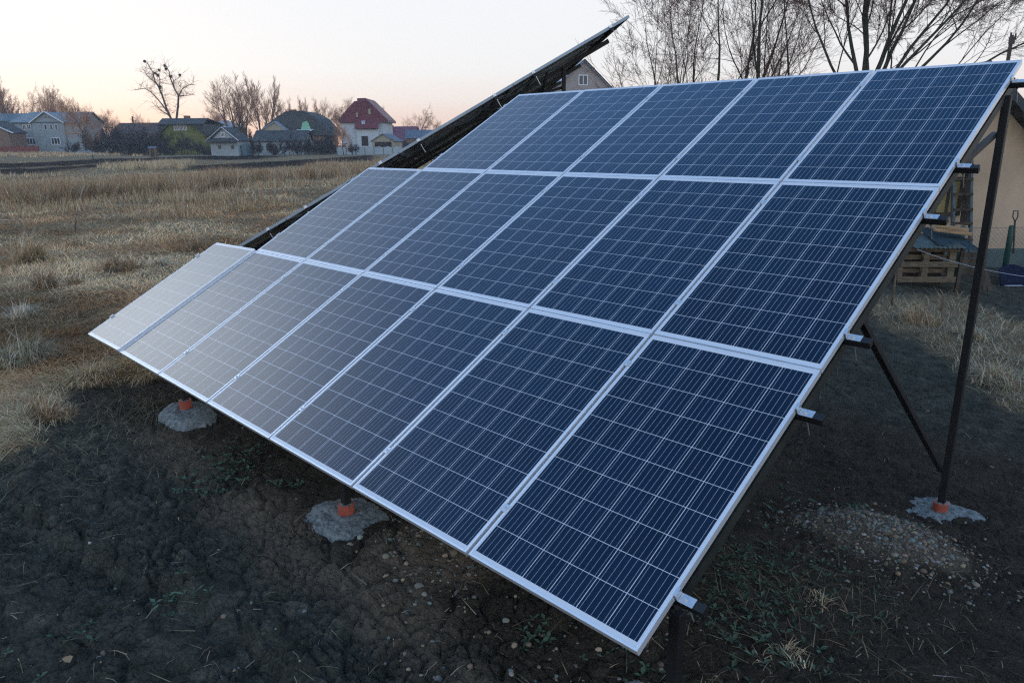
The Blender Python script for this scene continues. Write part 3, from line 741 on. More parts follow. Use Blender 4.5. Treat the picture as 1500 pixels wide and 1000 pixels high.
# --- yellow-green house, half-hipped gable to the field
S = Site(269, 222, 142); X, Z = S.X, S.Z
r = root_at(S, 'yellow_house', 'yellow green house with half hipped dark roof below the bare forked tree', 'house', 0)
mb = MB(); extrude(mb, [(X(238), 0, -.4), (X(302), 0, -.4), (X(302), 0, Z(196.5)), (X(286), 0, Z(183.5)), (X(253), 0, Z(183.5)), (X(238), 0, Z(196.5))], (0, 10, 0)); walls(r, mb, M['wall_yellow'])
mb = MB()
slab(mb, [(X(237), -.6, Z(183.6)), (X(304), -.6, Z(183.6)), (X(303), 2.2, Z(175)), (X(236), 2.2, Z(175))], .16)
slab(mb, [(X(236), 2.2, Z(175)), (X(303), 2.2, Z(175)), (X(304), 10.5, Z(183)), (X(236), 10.5, Z(183))], .16)
for a, b in ((253.5, 233), (285.5, 306)): slab(mb, [(X(a), -.5, Z(182.6)), (X(b), -.5, Z(199.5)), (X(b), 10.4, Z(199.5)), (X(a), 10.4, Z(182.6))], .16)
for a, b, c in ((237, 253.5, 235), (304, 285.5, 306)): extrude(mb, [(X(a), -.30, Z(183.5)), (X(b), -.30, Z(183.5)), (X(c), -.30, Z(198))], (0, 9.5, 0))
rr = obj('roof', mb, M['dark_roof'], r)
mb = MB(); box(mb, X(262), X(269), 4, 5, Z(177), Z(171)); obj('chimney', mb, M['pipe_red'], rr)
for a, b in ((259, 265.5), (267, 271.5), (273, 278)): window(r, X(a), X(b), Z(192.5), Z(184.8), 0, M['white_trim'], 1)
# --- white garden shed with a loft gable
S = Site(328, 224, 122); X, Z = S.X, S.Z
r = root_at(S, 'white_shed', 'small whitewashed shed with loft gable and two tiny windows', 'shed', -4)
w, rf = MB(), MB(); gable_x(S, w, rf, X(309), X(350), 0, 5, Z(206), Z(189.5), .32, .12); walls(r, w, M['wall_shed']); obj('roof', rf, M['dark_roof'], r)
mb = MB()
for s_ in (304, 353): beam(mb, (X(s_), -.36, Z(207.2)), (X(329.5), -.36, Z(188)), .06, .2, (0, -1, 0))
obj('bargeboard', mb, M['white_trim'], r)
mb = MB(); slab(mb, [(X(306), -.9, Z(208.5)), (X(350.5), -.9, Z(208.5)), (X(350.5), -.005, Z(203.2)), (X(306), -.005, Z(203.2))], .08); obj('pent_roof', mb, M['dark_roof'], r)
for a, b, c, d in ((320.5, 324.5, 213.5, 218.3), (340, 344, 213.5, 218.3)): window(r, X(a), X(b), Z(d), Z(c), 0, M['wood_dark'], 0)
window(r, X(325.5), X(332.5), Z(201.8), Z(195.2), 0, M['white_trim'], 2)
mb = MB(); box(mb, X(351.5), X(359), .8, 3.5, 0, Z(213)); obj('lean_to', mb, M['teal_roof'], r)
S = Site(322, 222, 165); X, Z = S.X, S.Z
r = root_at(S, 'blue_roofed_house', 'house with pale blue metal roof behind the white shed', 'house', 0)
w, rf = MB(), MB(); gable_y(S, w, rf, X(304), X(343), 0, 9, Z(188), Z(178.5), .3, .14, hipl=2.6, hipr=2.6); walls(r, w, M['wall_brown']); obj('roof', rf, M['blue_roof'], r)
# --- big dark mansard house
S = Site(436, 222, 150); X, Z = S.X, S.Z
r = root_at(S, 'mansard_house', 'large house under a rounded dark mansard roof with brick chimney', 'house', 0)
mb = MB(); extrude(mb, [(X(388), 0, -.4), (X(478), 0, -.4), (X(478), 0, Z(199)), (X(388), 0, Z(199))], (0, 11, 0)); walls(r, mb, M['wall_brown'])
mb = MB()
prof = [(X(381), Z(199)), (X(391), Z(187)), (X(411), Z(173.5)), (X(424), Z(166)), (X(449), Z(165.5)), (X(466), Z(174.5)), (X(478), Z(188)), (X(485), Z(200))]
extrude(mb, [(a, -.5, b) for a, b in prof], (0, 12, 0)); rr = obj('roof', mb, M['dark_roof'], r)
mb = MB(); box(mb, X(417.5), X(427), 5, 6.2, Z(167), Z(162)); c_ = obj('chimney', mb, M['pipe_red'], rr)
mb = MB(); extrude(mb, [(X(445), -.62, Z(191.5)), (X(459), -.62, Z(191.5)), (X(456), -.62, Z(182)), (X(453), -.62, Z(179.5)), (X(447), -.62, Z(182))], (0, .12, 0)); obj('dormer_wall', mb, M['wall_green'], rr)
w, rf = MB(), MB(); gable_x(S, w, rf, X(393), X(425), -2.4, -.45, Z(191), Z(180.8), .3, .12, xr=X(412)); obj('porch', w, M['wall_tan'], r); obj('porch_roof', rf, M['blue_roof'], r)
mb = MB(); slab(mb, [(X(439), -2.6, Z(193.0)), (X(463), -2.6, Z(193.0)), (X(463), -.55, Z(191.2)), (X(439), -.55, Z(191.2))], .1); obj('balcony_slab', mb, M['white_trim'], r)
# --- low outbuilding in front of it
S = Site(410, 223, 132); X, Z = S.X, S.Z
r = root_at(S, 'outbuilding', 'low outbuilding with whitewashed wall and dark roof in front of the mansard house', 'outbuilding', 2)
w, rf = MB(), MB(); gable_y(S, w, rf, X(374), X(447), 0, 6, Z(207), Z(193)); walls(r, w, M['wall_shed']); obj('roof', rf, M['dark_roof'], r)
mb = MB(); box(mb, X(391), X(397), -.03, .02, Z(221), Z(212)); obj('door', mb, M['wood_dark'], r)
# --- red-roofed house
S = Site(535, 222, 148); X, Z = S.X, S.Z
r = root_at(S, 'red_roofed_house', 'tall white house with steep wine red roof', 'house', 0)
mb = MB(); extrude(mb, [(X(501.5), 0, -.4), (X(566.5), 0, -.4), (X(566.5), 0, Z(181)), (X(539), 0, Z(153)), (X(531), 0, Z(153)), (X(501.5), 0, Z(181))], (0, 9, 0)); walls(r, mb, M['wall_white'])
mb = MB(); box(mb, X(526), X(557), -1.3, .02, -.4, Z(190.5)); obj('bay_wall', mb, M['wall_white'], r)
mb = MB()
extrude(mb, [(X(499), -.6, Z(181.4)), (X(499.5), -.6, Z(177)), (X(524), -.6, Z(152.3)), (X(528.5), -.6, Z(151.8)), (X(528.5), -.6, Z(148.2)), (X(540.5), -.6, Z(148)), (X(571), -.6, Z(178.2)), (X(571.5), -.6, Z(181.4))], (0, 10.4, 0))
slab(mb, [(X(524), -1.9, Z(190.2)), (X(558), -1.9, Z(190.2)), (X(558), -.62, Z(178)), (X(524), -.62, Z(178))], .15)
rr = obj('roof', mb, M['red_roof'], r)
for a, b, c, d in ((526, 528.5, 168, 174), (544, 547, 163, 170.5)):
    mb = MB(); box(mb, X(a), X(b), -.86, -.59, Z(d), Z(c)); obj('roof_hatch', mb, M['wall_tan'], rr)
mb = MB(); box(mb, X(534), X(539), -1.45, -1.0, Z(184), Z(179.2)); obj('skylight', mb, M['blue_roof'], rr)
mb = MB(); box(mb, X(532.5), X(542), -1.34, -1.28, Z(214), Z(200.5)); obj('door', mb, M['dark_gap'], r)
# --- tan garage and parked stuff, concrete fence
S = Site(562, 216, 138); X, Z = S.X, S.Z
r = root_at(S, 'tan_garage', 'small tan garage with open dark front beside the red roofed house', 'garage', -6)
w, rf = MB(), MB(); gable_x(S, w, rf, X(545), X(578), 0, 6, Z(207), Z(197.5), .3, .1); walls(r, w, M['wall_tan']); obj('roof', rf, M['grey_roof'], r)
mb = MB(); box(mb, X(549), X(574), -.03, .02, .2, Z(208.5)); obj('door', mb, M['dark_gap'], r)
S = Site(540, 225, 128); X, Z = S.X, S.Z
r = root_at(S, 'concrete_fence', 'pale precast concrete panel fence below the red roofed house', 'fence', 0)
for k in range(7):
    x0 = X(494) + k * 1.62; mb = MB(); h0 = 1.34
    extrude(mb, [(x0 + .06, 0, -.2), (x0 + 1.56, 0, -.2), (x0 + 1.56, 0, h0 - .10), (x0 + .81, 0, h0 + .05), (x0 + .06, 0, h0 - .10)], (0, .06, 0)); obj('fence_panel', mb, M['panel_fence'], r)
    mb = MB(); box(mb, x0 - .06, x0 + .06, -.05, .11, -.2, h0 - .02); obj('post', mb, M['concrete'], r)
S = Site(588, 214, 168); X, Z = S.X, S.Z
r = root_at(S, 'maroon_barn', 'long barn with faded maroon roof right of the red roofed house', 'barn', -4)
w, rf = MB(), MB(); gable_y(S, w, rf, X(560), X(606), 0, 9, Z(206), Z(187)); walls(r, w, M['maroon_roof']); rr = obj('roof', rf, M['maroon_roof'], r)
mb = MB(); box(mb, X(570), X(572.5), 3, 3.6, Z(190), Z(184.5)); obj('chimney', mb, M['pipe_red'], rr)
S = Site(622, 214, 150); X, Z = S.X, S.Z
r = root_at(S, 'blue_grey_barn', 'low barn with blue grey roof showing over the rear array', 'barn', 3)
w, rf = MB(), MB(); gable_y(S, w, rf, X(596), X(660), 0, 8, Z(203), Z(192)); walls(r, w, M['wall_brown']); obj('roof', rf, M['grey_roof'], r)
S = Site(223, 226, 118); X, Z = S.X, S.Z
r = root_at(S, 'privy_hut', 'tiny grey board hut at the edge of the thicket', 'hut', 10)
w, rf = MB(), MB(); gable_y(S, w, rf, X(219), X(228), 0, 1.2, Z(217.5), Z(215.5), .12, .05); walls(r, w, M['wood']); obj('roof', rf, M['grey_roof'], r)
mb = MB(); box(mb, X(221.3), X(225.7), -.03, .01, .05, Z(218.5)); obj('door', mb, M['wood_dark'], r)
# --- brick gable house behind the arrays
def brick_mat():
    m = noise_mat('grey brown brick', (.26, .23, .20), (.36, .31, .27), 1.2, .9, 0, 0); nt = m.node_tree
    tc = nt.nodes.new('ShaderNodeTexCoord'); mp = nt.nodes.new('ShaderNodeMapping'); mp.inputs['Rotation'].default_value = (R_(90), 0, 0)
    bk = nt.nodes.new('ShaderNodeTexBrick'); bk.inputs['Scale'].default_value = 2.6; bk.inputs['Mortar Size'].default_value = .03
    bk.inputs['Color1'].default_value = (.27, .21, .18, 1); bk.inputs['Color2'].default_value = (.36, .31, .27, 1); bk.inputs['Mortar'].default_value = (.42, .42, .42, 1)
    nt.links.new(tc.outputs['Object'], mp.inputs[0]); nt.links.new(mp.outputs[0], bk.inputs[0]); nt.links.new(bk.outputs[0], nt.nodes['Principled BSDF'].inputs[0]); return m
M['brick'] = brick_mat()
S = Site(851, 226, 92); X, Z = S.X, S.Z
r = root_at(S, 'brick_house', 'brick house with pointed gable and white window showing between the two arrays', 'house', 16)
w, rf = MB(), MB(); gable_x(S, w, rf, X(797), X(908), 0, 11, Z(146), Z(98), .35, .14); walls(r, w, M['brick']); obj('roof', rf, M['blue_roof'], r)
mb = MB()
for a in (793, 912): beam(mb, (X(a), -.39, Z(148.5)), (X(852.5), -.39, Z(96.2)), .08, .26, (0, -1, 0))
obj('bargeboard', mb, M['brown_roof'], r)
window(r, X(845), X(859.5), Z(131), Z(116.5), 0, None, 1)

# ------------------------------------------------------------------ the yard on the right
def gpt(px, py, dz=0):
    p = ground_hit(np.array([px]), np.array([py]))[0]; return float(p[0]), float(p[1]), gz(p[0], p[1]) + dz
YD = 14.6
S = Site(1440, 392, 16.4); X, Z = S.X, S.Z
r = root_at(S, 'beige_house', 'beige plastered house with dark roof edge at the right border', 'house', 0)
mb = MB(); xl, xr_, xa = X(1266), X(1508), X(1387)
extrude(mb, [(xl, 0, -.5), (xr_, 0, -.5), (xr_, 0, Z(234)), (xa, 0, Z(120)), (xl, 0, Z(234))], (0, 8, 0))
walls(r, mb, plaster('beige plaster', (.58, .43, .29), .74))
mb = MB(); ov = .45
for xe in (X(1534), X(1240)): slab(mb, [(xa, -ov, Z(110)), (xe, -ov, Z(248)), (xe, 8.4, Z(248)), (xa, 8.4, Z(110))], .16)
obj('roof', mb, M['dark_roof'], r)
mb = MB(); box(mb, xl, xr_, -.05, -.002, -.5, Z(364)); obj('plinth', mb, noise_mat('grey green plinth', (.07, .105, .10), (.12, .16, .15), 3, .9, 0, .2), r)
window(r, X(1352), X(1392), Z(316), Z(262), 0, M['wood_dark'], 1, noise_mat('ochre curtain behind glass', (.28, .22, .08), (.34, .27, .11), 2, .4, 0, 0))
# ladder against the wall
S = Site(1400, 392, 15.8); X, Z = S.X, S.Z
r = root_at(S, 'ladder', 'grey wooden ladder leaning on the beige house wall', 'ladder')
for a in (1388, 1413.5):
    mb = MB(); beam(mb, (X(a), -.15, Z(385)), (X(a), .42, Z(225)), .055, .075, (0, -1, 0)); obj('side_rail', mb, noise_mat('grey blue timber', (.07, .09, .10), (.12, .14, .14), 5, .8, 0, .2), r)
for zz in (372, 350, 327.5, 308.5, 287, 266, 246):
    t = (385 - zz) / 160; mb = MB(); beam(mb, (X(1387), -.15 + .57 * t - .045, Z(zz)), (X(1414.5), -.15 + .57 * t - .045, Z(zz)), .05, .05, (0, 0, 1)); obj('rung', mb, M['wood_dark'], r)
S = Site(1402, 392, 16.0); X, Z = S.X, S.Z
mb = MB(); beam(mb, (X(1402), 0, Z(330)), (X(1409), .26, Z(255)), .16, .035, (0, -1, 0))
o = obj('plank', mb, M['wood_dark']); o.location = S.loc; o.rotation_euler = (0, 0, RIGHT_AZ); tag(o, 'dark plank standing upright behind the ladder', 'plank')
# chain-link fence with green post
S = Site(1460, 398, 15.2); X, Z = S.X, S.Z
r = root_at(S, 'wire_fence', 'chain link fence with round green posts in front of the beige house', 'fence')
green = noise_mat('green painted post', (.012, .055, .045), (.02, .075, .06), 6, .5, 0, .1)
posts_px = (1330, 1401, 1471, 1542, 1613)
for a in posts_px:
    mb = MB(); tube(mb, [(X(a), 0, -.1), (X(a), 0, Z(332.5)), (X(a), 0, Z(331)), (X(a), 0, Z(330.2))], [.055, .055, .045, .01], 12); obj('post', mb, green, r, True)
wire = noise_mat('galvanised wire', (.14, .15, .15), (.2, .2, .2), 5, .6, .3, 0)
mb = MB(); x0, x1, z0, z1 = X(1330), X(1613), .12, Z(333.5)
st = .085; n_ = int((x1 - x0 + (z1 - z0)) / st)
for k in range(n_):
    c_ = x0 + k * st
    for sgn in (1, -1):
        a_x, b_x = (c_ - (z1 - z0), c_) if sgn > 0 else (c_, c_ - (z1 - z0))
        p, q = np.array([a_x, .01 * sgn, z0]), np.array([b_x, .01 * sgn, z1])
        ts = [0., 1.]
        for lim in (x0, x1):
            if abs(q[0] - p[0]) > 1e-6:
                t = (lim - p[0]) / (q[0] - p[0])
                if 0 < t < 1: ts.append(t)
        ts = sorted(ts)
        for t0, t1 in zip(ts[:-1], ts[1:]):
            m_ = p + (q - p) * (t0 + t1) / 2
            if x0 < m_[0] < x1: tube(mb, [p + (q - p) * t0, p + (q - p) * t1], .0022, 3, cap=False)
for zz in (z0, z1): tube(mb, [(x0, 0, zz), (x1, 0, zz)], .004, 4)
obj('mesh', mb, wire, r)
# snow shovel
S = Site(1487, 392, 14.7); X, Z = S.X, S.Z
r = root_at(S, 'snow_shovel', 'snow shovel with dark blue blade and D handle standing by the wire fence', 'shovel')
mb = MB(); tube(mb, [(X(1489), .28, Z(327)), (X(1486.5), .12, Z(372))], .017, 8); obj('shaft', mb, M['wood_dark'], r, True)
mb = MB(); tube(mb, [(X(1489), .28, Z(327)), (X(1485.5), .30, Z(320)), (X(1486), .315, Z(311.5)), (X(1492.5), .315, Z(311.5)), (X(1493), .30, Z(320)), (X(1489), .28, Z(327))], .012, 6); obj('handle', mb, M['black_steel'], r, True)
mb = MB(); vs = []; nx, nz_ = 12, 8
for sidey in (0, .012):
    for i in range(nz_):
        t = i / (nz_ - 1)
        for j in range(nx):
            q = j / (nx - 1) * 2 - 1
            hw = .29 * (1 - .28 * max(0, t - .72) / .28)
            vs.append((q * hw - .02, -.05 + .16 * t - .07 * (q * q) * (1 - .3 * t) + sidey, .02 + .40 * t - .05 * q * q * (t > .9)))
f = [[i * nx + j, i * nx + j + 1, (i + 1) * nx + j + 1, (i + 1) * nx + j] for i in range(nz_ - 1) for j in range(nx - 1)]
f = f + [[nx * nz_ + k for k in q][::-1] for q in f]
bd = [i for i in range(nx)] + [i * nx + nx - 1 for i in range(1, nz_)] + [(nz_ - 1) * nx + j for j in range(nx - 2, -1, -1)] + [i * nx for i in range(nz_ - 2, 0, -1)]
f += [[bd[k], bd[(k + 1) % len(bd)], bd[(k + 1) % len(bd)] + nx * nz_, bd[k] + nx * nz_][::-1] for k in range(len(bd))]
mb.add(vs, np.array(f)); obj('blade', mb, noise_mat('dark blue plastic', (.005, .010, .028), (.010, .018, .045), 4, .7, 0, .05), r, True)
mb = MB(); box(mb, -.31, .27, -.075, -.045, .005, .03); obj('edge_strip', mb, M['blue_roof'], r)
# pallet wall of a compost bin, roofed with tin sheets
S = Site(1356, 412, 13.9); X, Z = S.X, S.Z
r = root_at(S, 'compost_bin', 'compost bin walled with a grey upright wooden pallet', 'compost bin', -4)
for a, b in ((359, 368), (382.5, 390.5), (404.5, 413)):
    mb = MB(); box(mb, X(1315 + (2 if b < 400 else 0)), X(1397), -.03, -.005, Z(b), Z(a)); obj('board', mb, M['wood'], r, bevel=.003)
for a, b in ((374, 381), (394, 400.5)):
    mb = MB(); box(mb, X(1316), X(1395), .095, .115, Z(b), Z(a)); obj('board', mb, M['wood'], r, bevel=.003)
for a, b in ((1314.5, 1321.5), (1348.5, 1357), (1384.5, 1394)):
    mb = MB(); box(mb, X(a), X(b), -.004, .094, Z(411), Z(360)); obj('block', mb, M['wood'], r, bevel=.003)
mb = MB(); box(mb, X(1318), X(1394), .45, .48, -.02, Z(366)); obj('rear_wall', mb, M['wood_dark'], r)
for k, (a, b) in enumerate(((369, 376), (378, 385), (387, 393), (395, 401))):
    mb = MB(); box(mb, X(1402), X(1424), -.05 + .02 * k, -.025 + .02 * k, Z(b), Z(a)); obj('side_board', mb, M['wood_dark'], r)
mb = MB(); box(mb, X(1399), X(1403.5), -.02, .04, -.05, Z(362)); obj('corner_post', mb, M['wood_dark'], r)
def tin_sheet(c, w, d, rz, rx, label, mat, ry=0):
    n_ = 66; mb = MB(); vs = []
    for s_ in (0, -.003):
        for j in range(2):
            for i in range(n_):
                x_ = -w / 2 + w * i / (n_ - 1); vs.append((x_, (-d / 2, d / 2)[j], .012 * math.sin(x_ * 2 * math.pi / .09) + s_))
    f = [[i, i + 1, n_ + i + 1, n_ + i] for i in range(n_ - 1)]; f += [[q + 2 * n_ for q in k][::-1] for k in f]
    f += [[i + 1, i, 2 * n_ + i, 2 * n_ + i + 1] for i in range(n_ - 1)] + [[n_ + i, n_ + i + 1, 3 * n_ + i + 1, 3 * n_ + i] for i in range(n_ - 1)]
    mb.add(vs, np.array(f)); o = obj('tin_sheet', mb, mat, None, True); o.location = c; o.rotation_euler = (rx, ry, rz); return tag(o, label, 'roofing sheet')
def loc_of(S, px, y, py):
    v = Matrix.Rotation(RIGHT_AZ, 4, 'Z') @ Vector((S.X(px), y, S.Z(py))); return (v.x + S.loc[0], v.y + S.loc[1], v.z + S.loc[2])
dark_tin = noise_mat('dark corrugated tin', (.022, .042, .05), (.05, .075, .085), 5, .7, .2, .1)
pale_tin = noise_mat('pale corrugated tin', (.06, .09, .09), (.12, .155, .15), 5, .7, .2, .1)
tin_sheet(loc_of(S, 1362, .28, 355), .95, .95, RIGHT_AZ + R_(4), R_(10), 'pale grey corrugated sheet lying on the compost bin', pale_tin, R_(1))
tin_sheet(loc_of(S, 1398, .42, 353), .85, 1.1, RIGHT_AZ - R_(3), R_(13), 'dark corrugated sheet on the compost bin beneath the split log', dark_tin, R_(8))
S2 = Site(1404, 412, 14.0)
mb = MB()
for q, (o1, o2, z_) in enumerate(((0, 0, 0), (.09, .01, .015), (.02, .0, .075))): beam(mb, (-.34 + .02 * q, o1, .02 + z_ + .05), (.36 - .03 * q, o1 + .02, -.02 + z_), .08, .07, (0, 0, 1))
o = obj('split_log', mb, M['wood_pale'], bevel=.012); o.location = loc_of(S, 1404, .42, 346); o.rotation_euler = (0, 0, RIGHT_AZ - R_(4)); tag(o, 'pale split log lying on top of the corrugated sheets', 'log')
mb = MB(); beam(mb, (X(1441), -.1, -.02), (X(1437), .12, Z(381)), .11, .03, (0, -1, 0)); beam(mb, (X(1447), -.12, -.02), (X(1441), .14, Z(386)), .10, .03, (0, -1, 0))
o = obj('leaning_boards', mb, M['wood_dark']); o.location = S.loc; o.rotation_euler = (0, 0, RIGHT_AZ); o.name = 'leaning_board'; tag(o, 'short brown board leaning right of the compost bin', 'board')
for a, b, c, lab in ((1306, 404, 446, 'thin grey stake standing left of the compost bin'), (1378, 432, 462, 'short broken stake in the dry grass near the compost bin')):
    x, y, z = gpt(a, c); d = float(RW[2] @ (np.array([x, y, z]) - CAM)); h = (c - b) * d / FPX
    mb = MB(); tube(mb, [(0, 0, -.1), (.01, 0, h * .5), (0, .01, h)], [.022, .02, .014], 7); o = obj('stake', mb, M['wood'], None, True); o.location = (x, y, z); tag(o, lab, 'stake', 'stakes in the yard')
# slack wire across the yard
a = np.array(loc_of(S, 1326, -.25, 362)); b = np.array(loc_of(Site(1560, 420, 11.5), 1560, 0, 409)); ts = np.linspace(0, 1, 24)
mb = MB(); tube(mb, [a + (b - a) * t + np.array([0, 0, -.10 * 4 * t * (1 - t)]) for t in ts], .0055, 5); tag(obj('slack_wire', mb, noise_mat('pale wire', (.4, .42, .42), (.5, .5, .5), 9, .5, .2, 0)), 'thin pale wire hanging slack in front of the compost bin', 'wire')
# pole top over the right-hand panel
S = Site(1457, 210, 48); X, Z = S.X, S.Z
r = root_at(S, 'utility_pole', 'dark utility pole with an insulator head behind the top right panel', 'pole')
mb = MB(); tube(mb, [(0, 0, -.3), (0, 0, Z(64))], [.16, .11], 10); obj('shaft', mb, M['wood_dark'], r, True)
mb = MB(); box(mb, -.18, .18, -.10, -.02, Z(76), Z(66)); tube(mb, [(.2, -.05, Z(70)), (.2, -.05, Z(62))], .05, 6); tube(mb, [(-.1, -.05, Z(66)), (-.1, -.05, Z(60.5))], .06, 6); obj('insulator_head', mb, M['blue_steel'], r)

# ------------------------------------------------------------------ bare trees
def grow(seed, stems, levels, spread=(25, 50), nkids=(5, 7), ratio=.62, droop=0.0, trop=.10, wander=.12, twig_r=.004, rr=.55, first=.3, bole=None):
    """bare tree: (trunk mesh builder, crown mesh builder)"""
    rng = np.random.default_rng(seed); T = MB(); Cn = MB()
    def rec(p, d, L, r, lv):
        n = 7 if lv == 0 else 6 if lv == 1 else 5 if lv == 2 else 3
        pts = [p]; q = p.copy(); dd = d.copy()
        for i in range(n):
            dd = dd + rng.normal(0, wander, 3); dd[2] += trop * (1 if lv < 2 else .6) - droop * lv * (i / n)
            dd /= np.linalg.norm(dd); q = q + dd * L / n; pts.append(q)
        pts = np.array(pts); end = r * (.35 if lv < levels else .5)
        rad = r + (end - r) * np.linspace(0, 1, n + 1)
        tube(T if lv <= 1 else Cn, pts, np.maximum(rad, twig_r), 8 if lv == 0 else 5 if lv == 1 else 4 if lv == 2 else 3, cap=False)
        if lv >= levels: return
        k = rng.integers(nkids[0], nkids[1] + 1)
        for i in range(k):
            t = first + (1 - first) * (i + rng.random()) / k if lv < 1 else .18 + .82 * (i + rng.random()) / k
            j = min(int(t * n), n - 1); fr_ = t * n - j
            b = pts[j] + (pts[j + 1] - pts[j]) * fr_; ax = pts[j + 1] - pts[j]; ax /= np.linalg.norm(ax)
            an = R_(rng.uniform(*spread)); v = rng.normal(0, 1, 3); v -= ax * (v @ ax); v /= np.linalg.norm(v)
            nd = ax * math.cos(an) + v * math.sin(an)
            rec(b, nd, L * ratio * (1.1 - .45 * t) * rng.uniform(.8, 1.15), max((r + (end - r) * t) * rr, twig_r), lv + 1)
        rec(pts[-1], dd, L * ratio * .8, max(end * .9, twig_r), lv + 1)
    if bole: tube(T, bole[0], bole[1], 10, cap=False)
    for (p, d, L, r) in stems:
        d = np.array(d, float); rec(np.array(p, float), d / np.linalg.norm(d), L, r, 0)
    return T, Cn
bark = noise_mat('grey brown bark', (.045, .040, .036), (.105, .09, .078), 5, .9, 0, .6, 25, stretch=(3, 3, .6))
bark_green = noise_mat('mossy bark', (.04, .042, .032), (.09, .088, .066), 4, .9, 0, .6, 25, stretch=(3, 3, .6))
twig = noise_mat('brown twigs', (.12, .066, .052), (.18, .105, .08), 3, .85, 0, 0)
twig_warm = noise_mat('red brown twigs with evening glow', (.36, .19, .10), (.48, .26, .15), 3, .85, 0, 0)  # red brown lifted by the backlit evening glow, put into the colour
twig_dark = noise_mat('dark thicket twigs', (.045, .042, .048), (.075, .065, .07), .8, .9, 0, 0)
def put_tree(name, px, d, mesh_pair, mats, label, scale=1.0, rz=0, group=None, sink=0, cat='tree', sz=None):
    x, y, z = at(px, d)
    e = empty(name, (x, y, z - sink), label, cat, rz, group); e.scale = (scale, scale, sz or scale)
    t_me, c_me = mesh_pair
    obj('trunk', t_me, mats[0], e); obj('crown', c_me, mats[1], e)
    return e
def proto(seed, stems, levels, mats, **k):
    T, Cn = grow(seed, stems, levels, **k); return T.mesh('trunk', mats[0], True), Cn.mesh('crown', mats[1])
FT = 'bare trees along the village'
far_m = (bark, twig_warm)
up1 = proto(1, [((0, 0, -.2), (0.02, 0, 1), 5.5, .24), ((.1, 0, 1.5), (.25, .1, 1), 5.0, .16), ((-.1, 0, 1.5), (-.28, -.1, 1), 5.0, .16)], 4, far_m, spread=(16, 40), nkids=(4, 6), ratio=.66, trop=.09, wander=.07, twig_r=.0085, first=.20)
up2 = proto(2, [((0, 0, -.2), (-.12, 0, 1), 6.6, .22), ((.2, .1, -.2), (.16, .05, 1), 7.0, .2)], 4, far_m, spread=(14, 34), nkids=(5, 6), ratio=.58, trop=.14, wander=.08, twig_r=.0095, first=.2)
rnd1 = proto(3, [((0, 0, -.2), (0.05, 0, 1), 6.0, .26)], 4, far_m, spread=(28, 58), nkids=(5, 7), ratio=.66, trop=.06, twig_r=.0095, first=.35)
rnd2 = proto(5, [((0, 0, -.2), (-.05, 0, 1), 5.5, .24)], 4, far_m, spread=(30, 62), nkids=(5, 8), ratio=.70, trop=.05, twig_r=.0095, first=.4, wander=.2)
thin1 = proto(6, [((0, 0, -.2), (.03, 0, 1), 10, .18)], 3, far_m, spread=(28, 60), nkids=(9, 12), ratio=.34, trop=.05, twig_r=.0095, first=.35, wander=.10)
def mesh_top(pair): return max(max(v.co.z for v in me.vertices) for me in pair)
TOPS = {id(p): mesh_top(p) for p in (up1, up2, rnd1, rnd2, thin1)}
def far_tree(px, topy, d, pair, rz, label, kind='bare_tree', wide=1.0):
    S_ = Site(px, 220, d); h = S_.Z(topy); k = h / TOPS[id(pair)]
    return put_tree(kind, px, d, pair, far_m, label, k * wide, rz, FT, 0, 'tree', k)
for px, ty, d, pr, rz, lab, wd in (
    (-14, 118, 188, up1, 2.3, 'bare tree cut by the left edge of the view', 1.1), (80, 128, 192, up1, 3.7, 'fine twigged bare tree behind the chimney of the grey house', .9), (110, 140, 186, up2, 5.5, 'narrow bare tree between the grey house and the crooked tree', .8),
    (12, 110, 185, up2, .3, 'tallest bare tree behind the teal barn at the left edge', 1.0),
    (32, 124, 188, rnd1, 2.0, 'round topped bare tree just left of the grey house ridge', .8),
    (62, 127, 190, thin1, 1.2, 'slender bare tree rising behind the grey house gable', 1.2),
    (47, 128, 186, thin1, 2.9, 'slender bare tree over the left half of the grey house roof', 1.2),
    (93, 125, 182, rnd1, .5, 'bare tree with layered branches over the right end of the grey house roof', .75),
    (126, 143, 138, rnd2, 1.0, 'dark crooked bare tree in front of the grey house right corner', .75),
    (165, 160, 170, rnd2, 2.2, 'small bare tree over the left part of the thicket', .7),
    (218, 158, 172, rnd1, 4.4, 'spreading bare tree left of the forked tree', .9),
    (345, 110, 165, up1, .7, 'large fan shaped bare tree behind the blue roofed house', 1.35),
    (362, 122, 168, up2, 2.5, 'dense bare tree squeezed between the fan shaped tree and the poplar', .9),
    (392, 109, 172, up2, 4.0, 'tall poplar shaped bare tree left of the mansard roof', 1.1),
    (316, 158, 175, rnd2, 5.2, 'low bare tree right of the yellow house', .8),
    (424, 143, 205, up1, 1.7, 'distant bare tree above the brick chimney of the mansard house', .8),
    (447, 141, 200, up2, 3.3, 'distant bare tree right of the brick chimney', .9),
    (470, 143, 195, up1, 5.0, 'distant bare tree over the right shoulder of the mansard roof', .9),
    (501, 143, 170, rnd2, 3.9, 'clump topped bare tree left of the red roof', .8),
    (563, 155, 185, up1, 2.8, 'bare tree half hidden by the right slope of the red roof', .8),
    (606, 153, 178, rnd1, 1.5, 'round bare tree behind the maroon barn', 1.0),
    (646, 170, 185, rnd1, 3.6, 'small round bare tree peeping over the edge of the rear array', 1.0),
    (700, 165, 180, up1, 3.6, 'bare tree hidden low behind the rear array', 1.0)):
    if px < 690: far_tree(px, ty, d, pr, rz, lab, 'bare_tree', wd)
